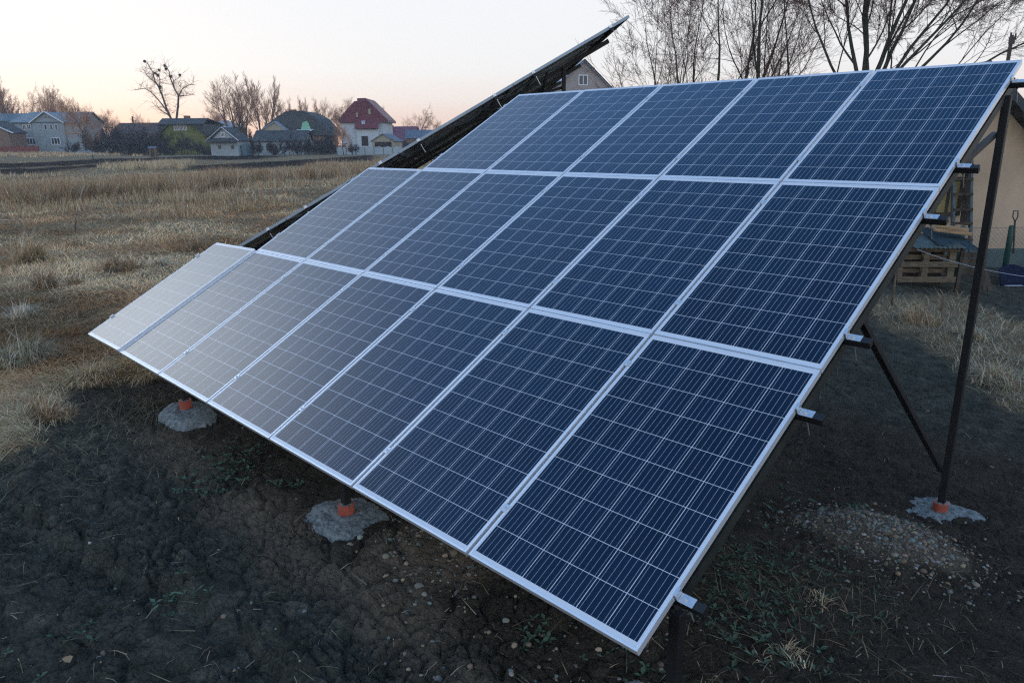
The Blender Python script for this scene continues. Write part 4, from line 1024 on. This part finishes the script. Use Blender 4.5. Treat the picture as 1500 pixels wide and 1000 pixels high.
# forked tree with dark clumps
S = Site(258, 222, 160); X, Z = S.X, S.Z
fk = []
def limb(T, pts, r0, r1): tube(T, [(X(a), c, Z(b)) for a, b, c in pts], np.linspace(r0, r1, len(pts)) * .72, 7, cap=False)
T = MB(); Cr = MB()
limbs = [([(259, 224, 0), (258, 190, 0), (256, 175, 0), (252, 163, 0), (248, 145, 0), (244, 133, .2), (239, 124, .3), (238, 112, .2), (232, 100, 0)], .42, .10),
         ([(259, 224, 0), (262, 190, .2), (264, 174, .3), (268, 157, .4), (270, 144, .4), (266, 135, .2), (263, 122, 0), (262, 112, 0), (258, 103, 0)], .42, .09),
         ([(252, 166, 0), (246, 154, -.6), (237, 141, -1), (228, 135, -1.2), (213, 137, -1)], .22, .06),
         ([(241, 128, .2), (233, 122, .8), (227, 117, 1), (223, 110, 1)], .18, .05), ([(244, 133, .2), (249, 126, -.5), (249, 117, -.6)], .16, .05),
         ([(269, 147, .4), (275, 135, 1), (283, 130, 1.4), (292, 129, 1.6)], .2, .05), ([(270, 145, .4), (280, 145, -.5), (297, 144, -1)], .17, .05),
         ([(266, 133, .2), (264, 125, .8), (275, 117, 1)], .13, .05), ([(255, 172, 0), (247, 166, -.6), (235, 154, -.9)], .18, .05)]
rng = np.random.default_rng(8)
for pts, a, b in limbs:
    limb(T, pts, a, b)
    P3 = np.array([(X(q[0]), q[2], Z(q[1])) for q in pts])
    for i in range(len(P3) - 1):
        if P3[i][2] < Z(176): continue
        for _ in range(9):
            t = rng.random(); p = P3[i] + (P3[i + 1] - P3[i]) * t; d = rng.normal(0, 1, 3); d[2] = abs(d[2]) * .8 + .15; d /= np.linalg.norm(d)
            for s_ in range(2):
                L_ = rng.uniform(.9, 2.4); q1 = p + d * L_ * .5 + rng.normal(0, .12, 3); q2 = p + d * L_ + rng.normal(0, .3, 3)
                tube(Cr, [p, q1, q2], [.035, .022, .012], 3, cap=False); p = q1; d = d + rng.normal(0, .6, 3); d /= np.linalg.norm(d)
e = root_at(S, 'forked_tree', 'tall bare tree forked in two with dark mistletoe balls over the yellow house', 'tree')
obj('trunk', T, bark, e, True); obj('crown', Cr, twig_warm, e)
dark_leaf = noise_mat('dark mistletoe', (.03, .03, .016), (.07, .06, .03), 6, .9, 0, 0)
for k, (a, b, r0) in enumerate(((229, 98, 1.5), (245, 117, 1.9), (241, 114, 1.1), (248, 110, 1.2), (246, 133, 2.6), (256, 104, 1.3), (258, 108.5, 1.3), (263, 118.5, 1.7), (276, 116.5, 1.2))):
    mb = MB(); c0 = np.array((X(a), .1 * (k % 3), Z(b))); R0 = r0 * S.s
    for _ in range(160):
        v = rng.normal(0, 1, 3); v /= np.linalg.norm(v); p = c0 + v * R0 * rng.uniform(.1, 1); u = rng.normal(0, 1, 3); w_ = np.cross(v, u); w_ /= np.linalg.norm(w_) + 1e-9
        mb.add([p - w_ * .07, p + w_ * .07, p + v * .22 + u * .05], [[0, 1, 2]])
    obj('mistletoe_ball', mb, dark_leaf, e)
# thicket and garden shrubs
sh_m = (bark, twig_dark)
def shrub_stems(n, h, s, sd):
    r_ = np.random.default_rng(sd); return [((r_.normal(0, .5), r_.normal(0, .4), -.1), (r_.normal(0, s), r_.normal(0, s), 1), h * r_.uniform(.7, 1), .06) for _ in range(n)]
sh1 = proto(21, shrub_stems(7, 3.2, .45, 1), 3, sh_m, spread=(20, 50), nkids=(6, 8), ratio=.55, trop=.04, twig_r=.015, first=.15)
sh2 = proto(22, shrub_stems(9, 2.6, .55, 2), 3, sh_m, spread=(22, 55), nkids=(5, 7), ratio=.6, trop=.03, twig_r=.015, first=.15)
sh3 = proto(23, shrub_stems(5, 3.0, .4, 3), 3, sh_m, spread=(25, 60), nkids=(6, 7), ratio=.62, trop=.03, twig_r=.014, first=.2)
for p in (sh1, sh2, sh3): TOPS[id(p)] = mesh_top(p)
def shrub(px, topy, d, pair, rz, label, wide=1.0, group='bare shrubs in the village gardens'):
    S_ = Site(px, 222, d); k = S_.Z(topy) / TOPS[id(pair)]
    put_tree('bare_shrub', px, d, pair, sh_m, label, k * wide, rz, group, .05, 'shrub', k)
for a in ((108, 205, 140, sh2, 0, 'low bare shrub under the windows of the grey house'), (139, 186, 142, sh1, 1, 'leftmost shrub of the dark thicket, beside the crooked tree'), (156, 181, 146, sh2, 2, 'broad dark shrub of the thicket under the small bare tree'),
          (172, 183, 139, sh1, 3, 'dark shrub of the thicket left of the chimney pipe'), (188, 184, 143, sh3, 4, 'dark shrub of the thicket below the chimney pipe'), (203, 184, 137, sh1, 5, 'dark shrub of the thicket right of the chimney pipe'),
          (217, 187, 141, sh2, .6, 'dark shrub of the thicket behind the tiny hut'), (231, 196, 134, sh1, 1.9, 'rightmost shrub of the thicket, touching the yellow house'),
          (162, 196, 132, sh3, 2.4, 'lower shrub in front of the thicket left of centre'), (193, 197, 131, sh2, 5.4, 'lower shrub in front of the thicket right of centre'),
          (268, 192, 134, sh3, 2.2, 'bare fruit tree silhouetted on the yellow house wall'), (290, 204, 134, sh3, 3.2, 'small bare bush at the right corner of the yellow wall'),
          (246, 208, 131, sh2, 3.7, 'low dark bush at the left foot of the yellow house'), (302, 212, 130, sh2, 1.7, 'low dark bush between the yellow house and the white shed'),
          (368, 187, 138, sh1, 2.7, 'tall dark shrub right of the white shed'), (385, 192, 143, sh2, .9, 'dark shrub behind the whitewashed outbuilding'), (362, 207, 126, sh2, 5.9, 'low shrub at the right wall of the white shed'),
          (426, 195, 124, sh3, 4.9, 'pale many stemmed bush before the outbuilding'), (447, 197, 128, sh1, 3.5, 'dark shrub at the right end of the outbuilding'), (466, 198, 134, sh2, 2.0, 'dark shrub under the right end of the mansard roof'),
          (376, 200, 125, sh1, 1.4, 'dense bush hiding the left end of the outbuilding'), (402, 203, 124, sh2, 3.0, 'dense bush before the middle of the outbuilding wall'), (436, 203, 123, sh1, 5.1, 'tangled bush before the right half of the outbuilding'), (458, 206, 125, sh3, 2.6, 'thin bush left of the bare gap by the mansard house'), (474, 204, 128, sh2, 1.2, 'round bush just left of the concrete fence'),
          (482, 196, 137, sh1, .2, 'dark shrub between the mansard house and the concrete fence'), (492, 199, 139, sh2, 4.2, 'dark shrub left of the white walls of the red roofed house'),
          (516, 205, 124, sh3, 1.1, 'small bare bush in front of the concrete fence'), (600, 204, 135, sh2, 2.9, 'bare bush before the maroon barn')):
    shrub(*a, wide=1.0 if a[0] not in (156, 217) else 1.25)
far_tree(503, 178, 121, rnd2, .4, 'dark thin tree standing before the left end of the concrete fence', 'bare_tree', .55)

# --- large bare trees behind the front array
near_m = (bark_green, twig)
def big(px, d, seed, stems, label, levels=5, **k):
    pr = proto(seed, stems, levels, near_m, **k); return put_tree('bare_tree', px, d, pr, near_m, label, 1.0, 0 if 'rz' not in k else k['rz'], 'large bare trees behind the front array')
RA = RIGHT_AZ
def dirv(lean, depth=0): return (lean * math.cos(RA) - depth * math.sin(RA), lean * math.sin(RA) + depth * math.cos(RA), 1)
def off(x, y=0): return (x * math.cos(RA) - y * math.sin(RA), x * math.sin(RA) + y * math.cos(RA), -.3)
kw = dict(spread=(18, 50), nkids=(3, 4), ratio=.63, trop=.06, wander=.075, twig_r=.004, first=.24, rr=.54)
big(1000, 27, 31, [(off(-.3), dirv(-.20, .1), 5.2, .08), (off(0), dirv(-.06, -.1), 5.8, .08), (off(-.2, .4), dirv(-.34), 4.8, .06)], 'many stemmed bare tree nearest the raised tip of the rear array', 5, **kw)
big(1062, 27, 32, [(off(-.2), dirv(-.20, .1), 6.0, .10), (off(.0), dirv(-.04), 6.6, .12), (off(.1), dirv(.05, -.1), 6.4, .10), (off(-.3, .3), dirv(-.34), 5.6, .08)], 'bare tree of close upright stems above the middle panels', 5, **kw)
big(1112, 26, 33, [(off(0), dirv(-.03), 6.6, .13), (off(.2), dirv(.28, .1), 6.2, .10)], 'bare tree with one straight stem and a limb forking right', 5, **kw)
kw2 = dict(spread=(16, 44), nkids=(4, 5), ratio=.60, trop=.035, wander=.085, twig_r=.004, first=.18, rr=.56)
def up(x, z, y=0): return (x * math.cos(RA) - y * math.sin(RA), x * math.sin(RA) + y * math.cos(RA), z)
kw2['bole'] = ([up(0, -.3), up(.03, 1.5), up(0, 3.2), up(.03, 4.4)], [.30, .24, .21, .16])
big(1258, 25, 35, [(up(0, 4.0), dirv(-.03, .1), 4.6, .105), (up(.08, 3.6), dirv(.20, -.1), 4.8, .095), (up(-.05, 3.5), dirv(-.40), 4.6, .08), (up(.05, 3.5), dirv(.48, .2), 5.2, .085), (up(.12, 3.3), dirv(.80, -.1), 5.6, .07),
    (up(-.1, 3.2), dirv(-.80, .2), 4.6, .06), (up(.15, 3.1), dirv(1.15, .2), 6.0, .065), (up(.2, 2.9), dirv(1.5, -.2), 5.8, .055), (up(.1, 3.6), dirv(.62, -.4), 5.4, .06), (up(0, 3.8), dirv(-.18, -.3), 4.6, .07)],
    'widest bare tree, its limbs fanning above the top right panel', 5, **kw2)

# ------------------------------------------------------------------ dry grass
rng = np.random.default_rng(77)
def blades(mb, P, L, w, az, elv, curl, col, side=None):
    n = len(P); L = np.broadcast_to(L, n); w = np.broadcast_to(w, n)
    dh = np.stack([np.cos(az), np.sin(az), 0 * az], 1); up = np.array([0, 0, 1.])
    e2 = elv - curl
    p1 = P + dh * (L * .5 * np.cos(elv))[:, None] + up * (L * .5 * np.sin(elv))[:, None]
    p2 = p1 + dh * (L * .5 * np.cos(e2))[:, None] + up * (L * .5 * np.sin(e2))[:, None]
    sa = az + np.pi / 2 if side is None else side
    s = np.stack([np.cos(sa), np.sin(sa), 0 * sa], 1) * (w / 2)[:, None]
    v = np.stack([P - s, P + s, p1 + s * .8, p1 - s * .8, p2], 1).reshape(-1, 3)
    b = np.arange(n)[:, None] * 5
    mb.f.append(b + np.array([[0, 1, 2, 3]]) + mb.n); mb.m.append(np.zeros(n, int))
    mb.f.append(b + np.array([[3, 2, 4]]) + mb.n); mb.m.append(np.zeros(n, int))
    mb.v.append(v); mb.c.append(np.repeat(col, 5, 0)); mb.n += 5 * n
def pal(n, cols, wts, jit=.25):
    c = np.array(cols)[rng.choice(len(cols), n, p=np.array(wts) / sum(wts))]
    return np.clip(c * (1 + rng.normal(0, jit, (n, 1))) * (1 + rng.normal(0, .05, (n, 3))), .01, 1)
STRAW = (.54, .445, .29); GREY = (.42, .375, .28); RUST = (.31, .20, .115); GREEN = (.23, .215, .14); PALE = (.62, .54, .40); TAN = (.46, .325, .19)
M['grass'] = tint_mat('dry grass', .85)
def fwd_depth(P): return (P - CAM) @ RW[2]
def scatter(n, px, py, cond=None):
    P = ground_hit(rng.uniform(*px, n), rng.uniform(*py, n)); 
    P = P[np.hypot(P[:, 0] - CAM[0], P[:, 1] - CAM[1]) < 300]
    if cond is not None: P = P[cond(P)]
    P[:, 2] = ground_h(P[:, 0], P[:, 1]); return P
isg = lambda P: (lambda m: (m[0] > rng.uniform(.25, .9, len(P))) & (m[1] < .4))(masks(P[:, 0], P[:, 1]))
mb = MB()
P = scatter(340000, (-330, 900), (236, 720), isg); n = len(P); d = fwd_depth(P)
fld = fbm(P[:, 0] * .35, P[:, 1] * .35, 91, 3) * 9; rust = fbm(P[:, 0] * .45 + 4, P[:, 1] * .45, 92, 3); loft = fbm(P[:, 0] * .8, P[:, 1] * .8, 93, 3)
c = pal(n, [STRAW, GREY, GREEN, PALE, TAN], [4, 3.4, 2.0, .9, 1.2])
k = sstep(.50, .64, rust + rng.normal(0, .05, n))[:, None]; c = c * (1 - k) + pal(n, [RUST, TAN], [1, 1]) * k
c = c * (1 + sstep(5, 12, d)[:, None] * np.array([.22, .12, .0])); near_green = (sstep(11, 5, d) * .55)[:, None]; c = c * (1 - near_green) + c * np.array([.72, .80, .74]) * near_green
patch = .62 + .62 * sstep(.34, .60, fbm(P[:, 0] * .28 + 9, P[:, 1] * .28, 97, 4)); c = c * patch[:, None] * np.array([1.13, .97, .84])
blades(mb, P, rng.uniform(.10, .30, n) * (1 + .5 * sstep(10, 40, d)), np.maximum(.0045, d * .0006) * rng.uniform(.6, 1.3, n), fld + rng.normal(0, .8, n),
       R_(1) * (rng.uniform(2, 28, n) + 40 * sstep(.52, .7, loft) * rng.random(n)), R_(1) * rng.uniform(5, 55, n), c)
P = scatter(26000, (1200, 1760), (405, 700), isg); n = len(P)
c = pal(n, [STRAW, GREEN, TAN, PALE], [3, 2, 3, .6]) * .8
blades(mb, P, rng.uniform(.08, .30, n), rng.uniform(.004, .009, n), rng.uniform(0, 6.28, n), R_(1) * rng.uniform(3, 60, n), R_(1) * rng.uniform(5, 60, n), c)
tag(obj('matted_grass', mb, M['grass']), kind='stuff')
def edge_y(px): return np.interp(px, [-400, 0, 100, 200, 300, 400, 480, 560], [306, 303, 298, 291, 279, 268, 262, 252])
mb = MB()
def stand(n, px, y0, y1, h, cols, wts, wid=.0009, ragged=.0):
    x = rng.uniform(*px, n) + rng.normal(0, .12 * (px[1] - px[0]), n); t = rng.random(n); P = ground_hit(x, y0(x) * (1 - t) + y1(x) * t + (fbm(x * .021, x * 0 + n % 97, 98, 3) - .5) * 14 * (1 - t))
    kn = fbm(P[:, 0] * .25, P[:, 1] * .25, 95, 3); P = P[kn > ragged]; n = len(P); mk = masks(P[:, 0], P[:, 1])[1] < .35; P = P[mk]; n = len(P); d = fwd_depth(P); P[:, 2] = ground_h(P[:, 0], P[:, 1])
    hh = h[0] + (h[1] - h[0]) * rng.random(n) ** 1.7; hh = hh * (.55 + .85 * fbm(P[:, 0] * .45, P[:, 1] * .45, 96, 3))
    blades(mb, P, hh, np.maximum(.005, d * wid) * rng.uniform(.6, 1.3, n), rng.uniform(0, 6.28, n), R_(1) * rng.uniform(60, 89, n), R_(1) * rng.uniform(0, 28, n), pal(n, cols, wts), RIGHT_AZ + rng.normal(0, .5, n))
stand(66000, (-330, 540), lambda x: edge_y(x), lambda x: edge_y(x) - 9, (.60, 1.15), [TAN, RUST, STRAW, PALE], [4, 4, 1.5, .6], .0006, ragged=.26)
stand(9000, (-330, 540), lambda x: edge_y(x) + 12, lambda x: edge_y(x), (.15, .6), [TAN, STRAW, RUST], [3, 2, 1], .0006, ragged=.40)
stand(22000, (-330, 560), lambda x: edge_y(x) - 6, lambda x: np.full_like(x, 258.) - .016 * x, (.2, .50), [TAN, STRAW, GREY, RUST], [3, 3, 2, 1], .0007, ragged=.42)
stand(8000, (170, 340), lambda x: np.full_like(x, 249.), lambda x: np.full_like(x, 243.), (.4, .9), [STRAW, TAN], [3, 2], .0007, ragged=.30)
stand(9000, (-330, 240), lambda x: np.full_like(x, 230.) - .015 * x, lambda x: np.full_like(x, 224.), (.25, .5), [TAN, STRAW, RUST], [3, 2, 1], .0009)
stand(6000, (440, 620), lambda x: np.full_like(x, 262.), lambda x: np.full_like(x, 240.), (.2, .5), [STRAW, TAN], [3, 2], .0007, ragged=.42)
stand(4500, (200, 560), lambda x: edge_y(x) + 40, lambda x: edge_y(x), (.2, .5), [RUST, TAN, STRAW], [2, 2, 1], .0006, ragged=.56)
tag(obj('tall_dry_grass', mb, M['grass']), kind='stuff')

# --- tussocks one could point at
def tussock(px, py, w_px, h_px, label, cols, wts, seed, n=700, droop=50):
    global rng
    rng = np.random.default_rng(seed)
    x, y, z = gpt(px, py); d = float(fwd_depth(np.array([x, y, z]))); Rr = w_px * d / FPX / 2; H = h_px * d / FPX
    kc = 6; cc = rng.normal(0, Rr * .38, (kc, 2)); cc[0] = 0; hk = rng.uniform(.45, 1.15, kc); hk[0] = 1.1; ci = rng.integers(0, kc, n)
    a = rng.uniform(0, 6.28, n); q = np.sqrt(rng.random(n)) * Rr * .30; P = np.stack([cc[ci, 0] + q * np.cos(a), cc[ci, 1] + q * np.sin(a), np.full(n, -.03)], 1)
    L = H * rng.uniform(.4, 1.5, n) * hk[ci]; out = q / (Rr * .30); a = a + rng.normal(0, .5, n); a = np.where(rng.random(n) < .45, cc[ci, 0] * 9 + 1.3 + rng.normal(0, .7, n), a)
    mb = MB(); blades(mb, P, L, rng.uniform(.004, .008, n) * max(1, d / 9), a + rng.normal(0, .5, n), R_(1) * np.clip(82 - 38 * out + rng.normal(0, 16, n), 5, 90), R_(1) * rng.uniform(10, droop * 2, n), pal(n, cols, wts))
    mb2 = MB(); lump(mb2, (0, 0, -.02), Rr * .5, seed, 14, 8, .3, (1, 1, .55 * H / Rr if H < Rr else .6), 0, np.array((.10, .075, .05)))
    o = obj('grass_tussock', mb, M['grass']); o.location = (x, y, z); tag(o, label, 'grass tussock', 'tussocks in the field')
    obj('root_mound', mb2, M['grass'], o)
    return o
tussock(45, 384, 58, 46, 'tall golden tussock with upright stems near the left border', [STRAW, TAN], [2, 3], 1, 900, 30)
tussock(112, 362, 24, 20, 'small round tussock at the foot of the sapling', [TAN, STRAW], [2, 1], 2, 300)
tussock(70, 424, 60, 34, 'broad rusty tussock just below the tall golden one', [RUST, TAN, STRAW], [3, 2, 1], 3, 800)
tussock(172, 398, 70, 26, 'low reddish brown tussock right of the sapling', [RUST, TAN], [3, 1], 4, 700)
tussock(38, 536, 84, 52, 'large dark green domed tussock at the left border', [GREEN, GREY, STRAW], [4, 2, 1], 5, 1500, 75)
tussock(285, 366, 50, 24, 'brown tussock at the raised corner of the front array', [RUST, TAN], [2, 2], 6, 600)
tussock(140, 560, 66, 34, 'straw coloured tussock at the edge of the bare soil', [STRAW, TAN, GREEN], [3, 2, 1], 7, 900, 60)
tussock(66, 610, 84, 40, 'rust coloured tussock in the lower left of the field', [RUST, TAN, STRAW], [3, 2, 1], 8, 1100, 60)
tussock(30, 462, 50, 24, 'pale bleached tussock above the dark domed one', [PALE, GREY], [2, 1], 9, 700, 60)
tussock(235, 392, 44, 18, 'flat pale tussock between the reddish one and the array corner', [PALE, STRAW], [2, 1], 10, 500)
tussock(1335, 470, 80, 34, 'dry tussock beside the short broken stake', [TAN, RUST, STRAW], [3, 2, 1], 11, 800)
tussock(1455, 560, 90, 34, 'wide dry tussock right of the tall rear post', [STRAW, TAN, GREEN], [3, 2, 1], 12, 900, 60)
tussock(1410, 495, 60, 24, 'small dry tussock behind the tall rear post', [STRAW, GREEN], [2, 1], 13, 600)
tussock(1150, 955, 70, 34, 'sparse straw tuft low in the shade right of the front post', [STRAW, TAN], [2, 1], 14, 130, 70)
tussock(1200, 880, 60, 26, 'sparse straw tuft beside the gravel heap', [TAN, STRAW], [2, 1], 15, 110, 70)
# --- sapling and dry weed stalks
def stalk(px, py, h_px, label, name, cat, seed, kids, r0=.012, spread=(25, 60), mat=None):
    x, y, z = gpt(px, py); d = float(fwd_depth(np.array([x, y, z]))); H = h_px * d / FPX
    T, Cn = grow(seed, [((0, 0, -.05), (.04, 0, 1), H, r0)], 2, nkids=kids, spread=spread, ratio=.38, twig_r=.003, first=.4, trop=.08)
    e = empty(name, (x, y, z), label, cat, .4, 'thin bare stems in the field'); obj('trunk' if name == 'sapling' else 'stem', T, mat or bark, e); obj('crown' if name == 'sapling' else 'seed_head', Cn, mat or twig, e)
stalk(112, 352, 30, 'thin dark sapling with a few crooked twigs', 'sapling', 'sapling', 51, (3, 4), .025)
for a in ((14, 325, 44, 'reddish dry weed stalk at the left border', 52), (24, 318, 30, 'short dry weed stalk right of the reddish one', 53), (384, 306, 36, 'dark dry weed stalk left of its twin near the array', 54), (399, 302, 40, 'dark dry weed stalk close to the rear array edge', 55),
          (437, 292, 34, 'lonely dry weed stalk nearest the front array corner', 56), (331, 340, 30, 'dry weed stalk just above the brown tussock', 57)):
    stalk(a[0], a[1], a[2], a[3], 'weed_stalk', 'dry weed', a[4], (3, 5), .010, (15, 40), twig_warm)
# --- stakes and rubble out by the village
for px, py, h, lab in ((137, 236, 9, 'dark stake standing on the ploughed strip'), (226, 231, 8, 'dark stake near the tiny hut')):
    x, y, z = gpt(px, py); d = float(fwd_depth(np.array([x, y, z]))); mb = MB(); tube(mb, [(0, 0, -.2), (.02, 0, h * d / FPX)], [.08, .06], 6); o = obj('stake', mb, M['wood_dark']); o.location = (x, y, z); tag(o, lab, 'stake')
x, y, z = at(118, 136); rr_ = np.random.default_rng(3); mb = MB()
nu, nv_ = 60, 12; tt, aa = np.meshgrid(np.linspace(0, 1, nv_), 2 * np.pi * np.arange(nu) / nu, indexing='ij')
hx, hy = 3.2 * tt * np.cos(aa), .9 * tt * np.sin(aa); hz = .75 * (1 - tt ** 1.5) * (.4 + 1.2 * fbm(hx * 2.2, hy * 2.2 + 4, 7, 4)) - .1
i = np.arange(nv_ - 1)[:, None] * nu; j = np.arange(nu)[None]; j2 = (j + 1) % nu
mb.add(np.stack([hx, hy, hz], -1).reshape(-1, 3), np.stack([i + j, i + nu + j, i + nu + j2, i + j2], -1).reshape(-1, 4))
o = obj('rubble_pile', mb, M['concrete']); o.location = (x, y, z); o.rotation_euler = (0, 0, RIGHT_AZ); tag(o, 'low heap of pale rubble before the grey house', 'rubble heap')

# ------------------------------------------------------------------ stones, straw and weeds on the soil
rng = np.random.default_rng(5)
LS = []
for k in range(7):
    m_ = MB(); lump(m_, (0, 0, 0), 1, k, 9, 6, .18); LS.append((m_.v[0], m_.f[0]))
def stones(mb, P, size, cols, wts):
    c = pal(len(P), cols, wts, .2)
    for p, s_, cc in zip(P, size, c):
        v, f = LS[rng.integers(7)]; a = rng.uniform(0, 6.28); ca, sa = math.cos(a), math.sin(a)
        q = v * s_ * np.array([1, rng.uniform(.6, .9), rng.uniform(.45, .75)]); q = np.stack([q[:, 0] * ca - q[:, 1] * sa, q[:, 0] * sa + q[:, 1] * ca, q[:, 2]], 1)
        mb.add(q + p - [0, 0, s_ * .1], f, 0, cc)
ST = [(.20, .19, .16), (.14, .16, .15), (.25, .19, .13), (.19, .14, .10), (.30, .29, .26)]; SW = [4, 4, 3, 2, 1]
M['stone'] = tint_mat('river pebbles', .7)
mb = MB()
P = np.stack([rng.normal(HEAP[0][0], .36, 1900), rng.normal(HEAP[0][1], .30, 1900), np.zeros(1900)], 1); P[:, 2] = ground_h(P[:, 0], P[:, 1])
stones(mb, P, np.clip(rng.lognormal(math.log(.0075), .55, len(P)), .003, .028), ST, SW)
tag(obj('gravel_heap', mb, M['stone'], None, True), kind='stuff')
mb = MB()
P = scatter(260, (-100, 1600), (600, 1000), lambda P: masks(P[:, 0], P[:, 1])[0] < .3); stones(mb, P, np.clip(rng.lognormal(math.log(.008), .5, len(P)), .004, .022), ST, SW)
P = np.stack([rng.normal(HEAP[1][0], .35, 260), rng.normal(HEAP[1][1], .22, 260), np.zeros(260)], 1); P[:, 2] = ground_h(P[:, 0], P[:, 1]); stones(mb, P, np.clip(rng.lognormal(math.log(.009), .5, len(P)), .004, .03), ST, SW)
P = scatter(200, (560, 980), (740, 1000)); stones(mb, P, np.clip(rng.lognormal(math.log(.010), .5, len(P)), .004, .03), ST, SW)
tag(obj('pebbles', mb, M['stone'], None, True), kind='stuff')
mb = MB()
P = scatter(750, (-150, 1650), (480, 1010), lambda P: masks(P[:, 0], P[:, 1])[0] < .5); n = len(P); P[:, 2] += .006
blades(mb, P, rng.uniform(.03, .16, n), rng.uniform(.002, .005, n), rng.uniform(0, 6.28, n), R_(1) * rng.uniform(-2, 22, n), R_(1) * rng.uniform(-5, 40, n), pal(n, [STRAW, PALE, TAN], [3, 1, 2]) * .55)
for px, py, k, sp_ in ((1130, 900, 450, .5), (1210, 860, 180, .35), (1080, 840, 160, .3), (320, 690, 120, .25), (1190, 560, 200, .5), (90, 640, 1400, .5), (200, 590, 1200, .45)):
    x, y, z = gpt(px, py); P = np.stack([rng.normal(x, sp_, k), rng.normal(y, sp_, k), np.zeros(k)], 1); P[:, 2] = ground_h(P[:, 0], P[:, 1]) + .004
    blades(mb, P, rng.uniform(.05, .20, k), rng.uniform(.002, .005, k), rng.uniform(0, 6.28, k), R_(1) * rng.uniform(0, 45, k), R_(1) * rng.uniform(0, 60, k), pal(k, [STRAW, GREEN, TAN], [2, 5, 2]) * .42)
tag(obj('straw_litter', mb, M['grass']), kind='stuff')
mb = MB()
for px, py, k, sp_ in ((310, 708, 90, .10), (335, 684, 80, .12), (352, 660, 60, .12), (425, 714, 30, .06), (1050, 905, 60, .14), (1100, 862, 90, .16), (1085, 815, 90, .18), (1165, 845, 70, .2), (1140, 935, 60, .14), (790, 935, 30, .05), (250, 880, 25, .05), (1195, 740, 60, .3), (930, 985, 30, .1), (60, 960, 20, .1)):
    x, y, z = gpt(px, py)
    k = int(k * .6); cxs = rng.normal(x, sp_ * 1.3, k); cys = rng.normal(y, sp_ * 1.3, k); czs = ground_h(cxs, cys) + .004
    for cx, cy, cz in zip(cxs, cys, czs):
        a = rng.uniform(0, 6.28)
        for q in range(rng.integers(2, 5)):
            a2 = a + q * 2.2; L_ = rng.uniform(.018, .05); w_ = L_ * .28; dx, dy = math.cos(a2), math.sin(a2); up_ = rng.uniform(.2, .9)
            v = [(cx, cy, cz), (cx + dx * L_ * .5 - dy * w_, cy + dy * L_ * .5 + dx * w_, cz + L_ * .5 * up_), (cx + dx * L_, cy + dy * L_, cz + L_ * up_ * .7), (cx + dx * L_ * .5 + dy * w_, cy + dy * L_ * .5 - dx * w_, cz + L_ * .5 * up_)]
            mb.add(v, np.array([[0, 1, 2, 3]]), 0, np.array((.065, .10, .066)) * rng.uniform(.6, 1.5))
tag(obj('low_weeds', mb, M['grass']), kind='stuff')
# one fallen leaf in the corner of the dug soil
x, y, z = gpt(97, 971); mb = MB()
mb.add([(0, 0, .012), (.02, -.018, .02), (.05, -.012, .016), (.062, .006, .01), (.04, .026, .022), (.016, .02, .018)], [[0, 1, 2, 3, 4, 5]], 0, np.array((.30, .20, .11)))
o = obj('fallen_leaf', mb, M['grass']); o.location = (x, y, z + .01); tag(o, 'single tan leaf lying on the dark clods at lower left', 'leaf')

# ------------------------------------------------------------------ evening haze
HAZE = .0005
if HAZE:
    mb = MB(); box(mb, -345, 345, -345, 345, -3.2, 27)
    hm = bpy.data.materials.new('evening haze'); hm.use_nodes = True; nt = hm.node_tree
    for n_ in list(nt.nodes): nt.nodes.remove(n_)
    o_ = nt.nodes.new('ShaderNodeOutputMaterial'); v_ = nt.nodes.new('ShaderNodeVolumePrincipled')
    v_.inputs['Color'].default_value = (.80, .88, .96, 1); v_.inputs['Density'].default_value = HAZE; v_.inputs['Anisotropy'].default_value = .2
    nt.links.new(v_.outputs[0], o_.inputs['Volume'])
    tag(obj('haze', mb, hm), kind='stuff')
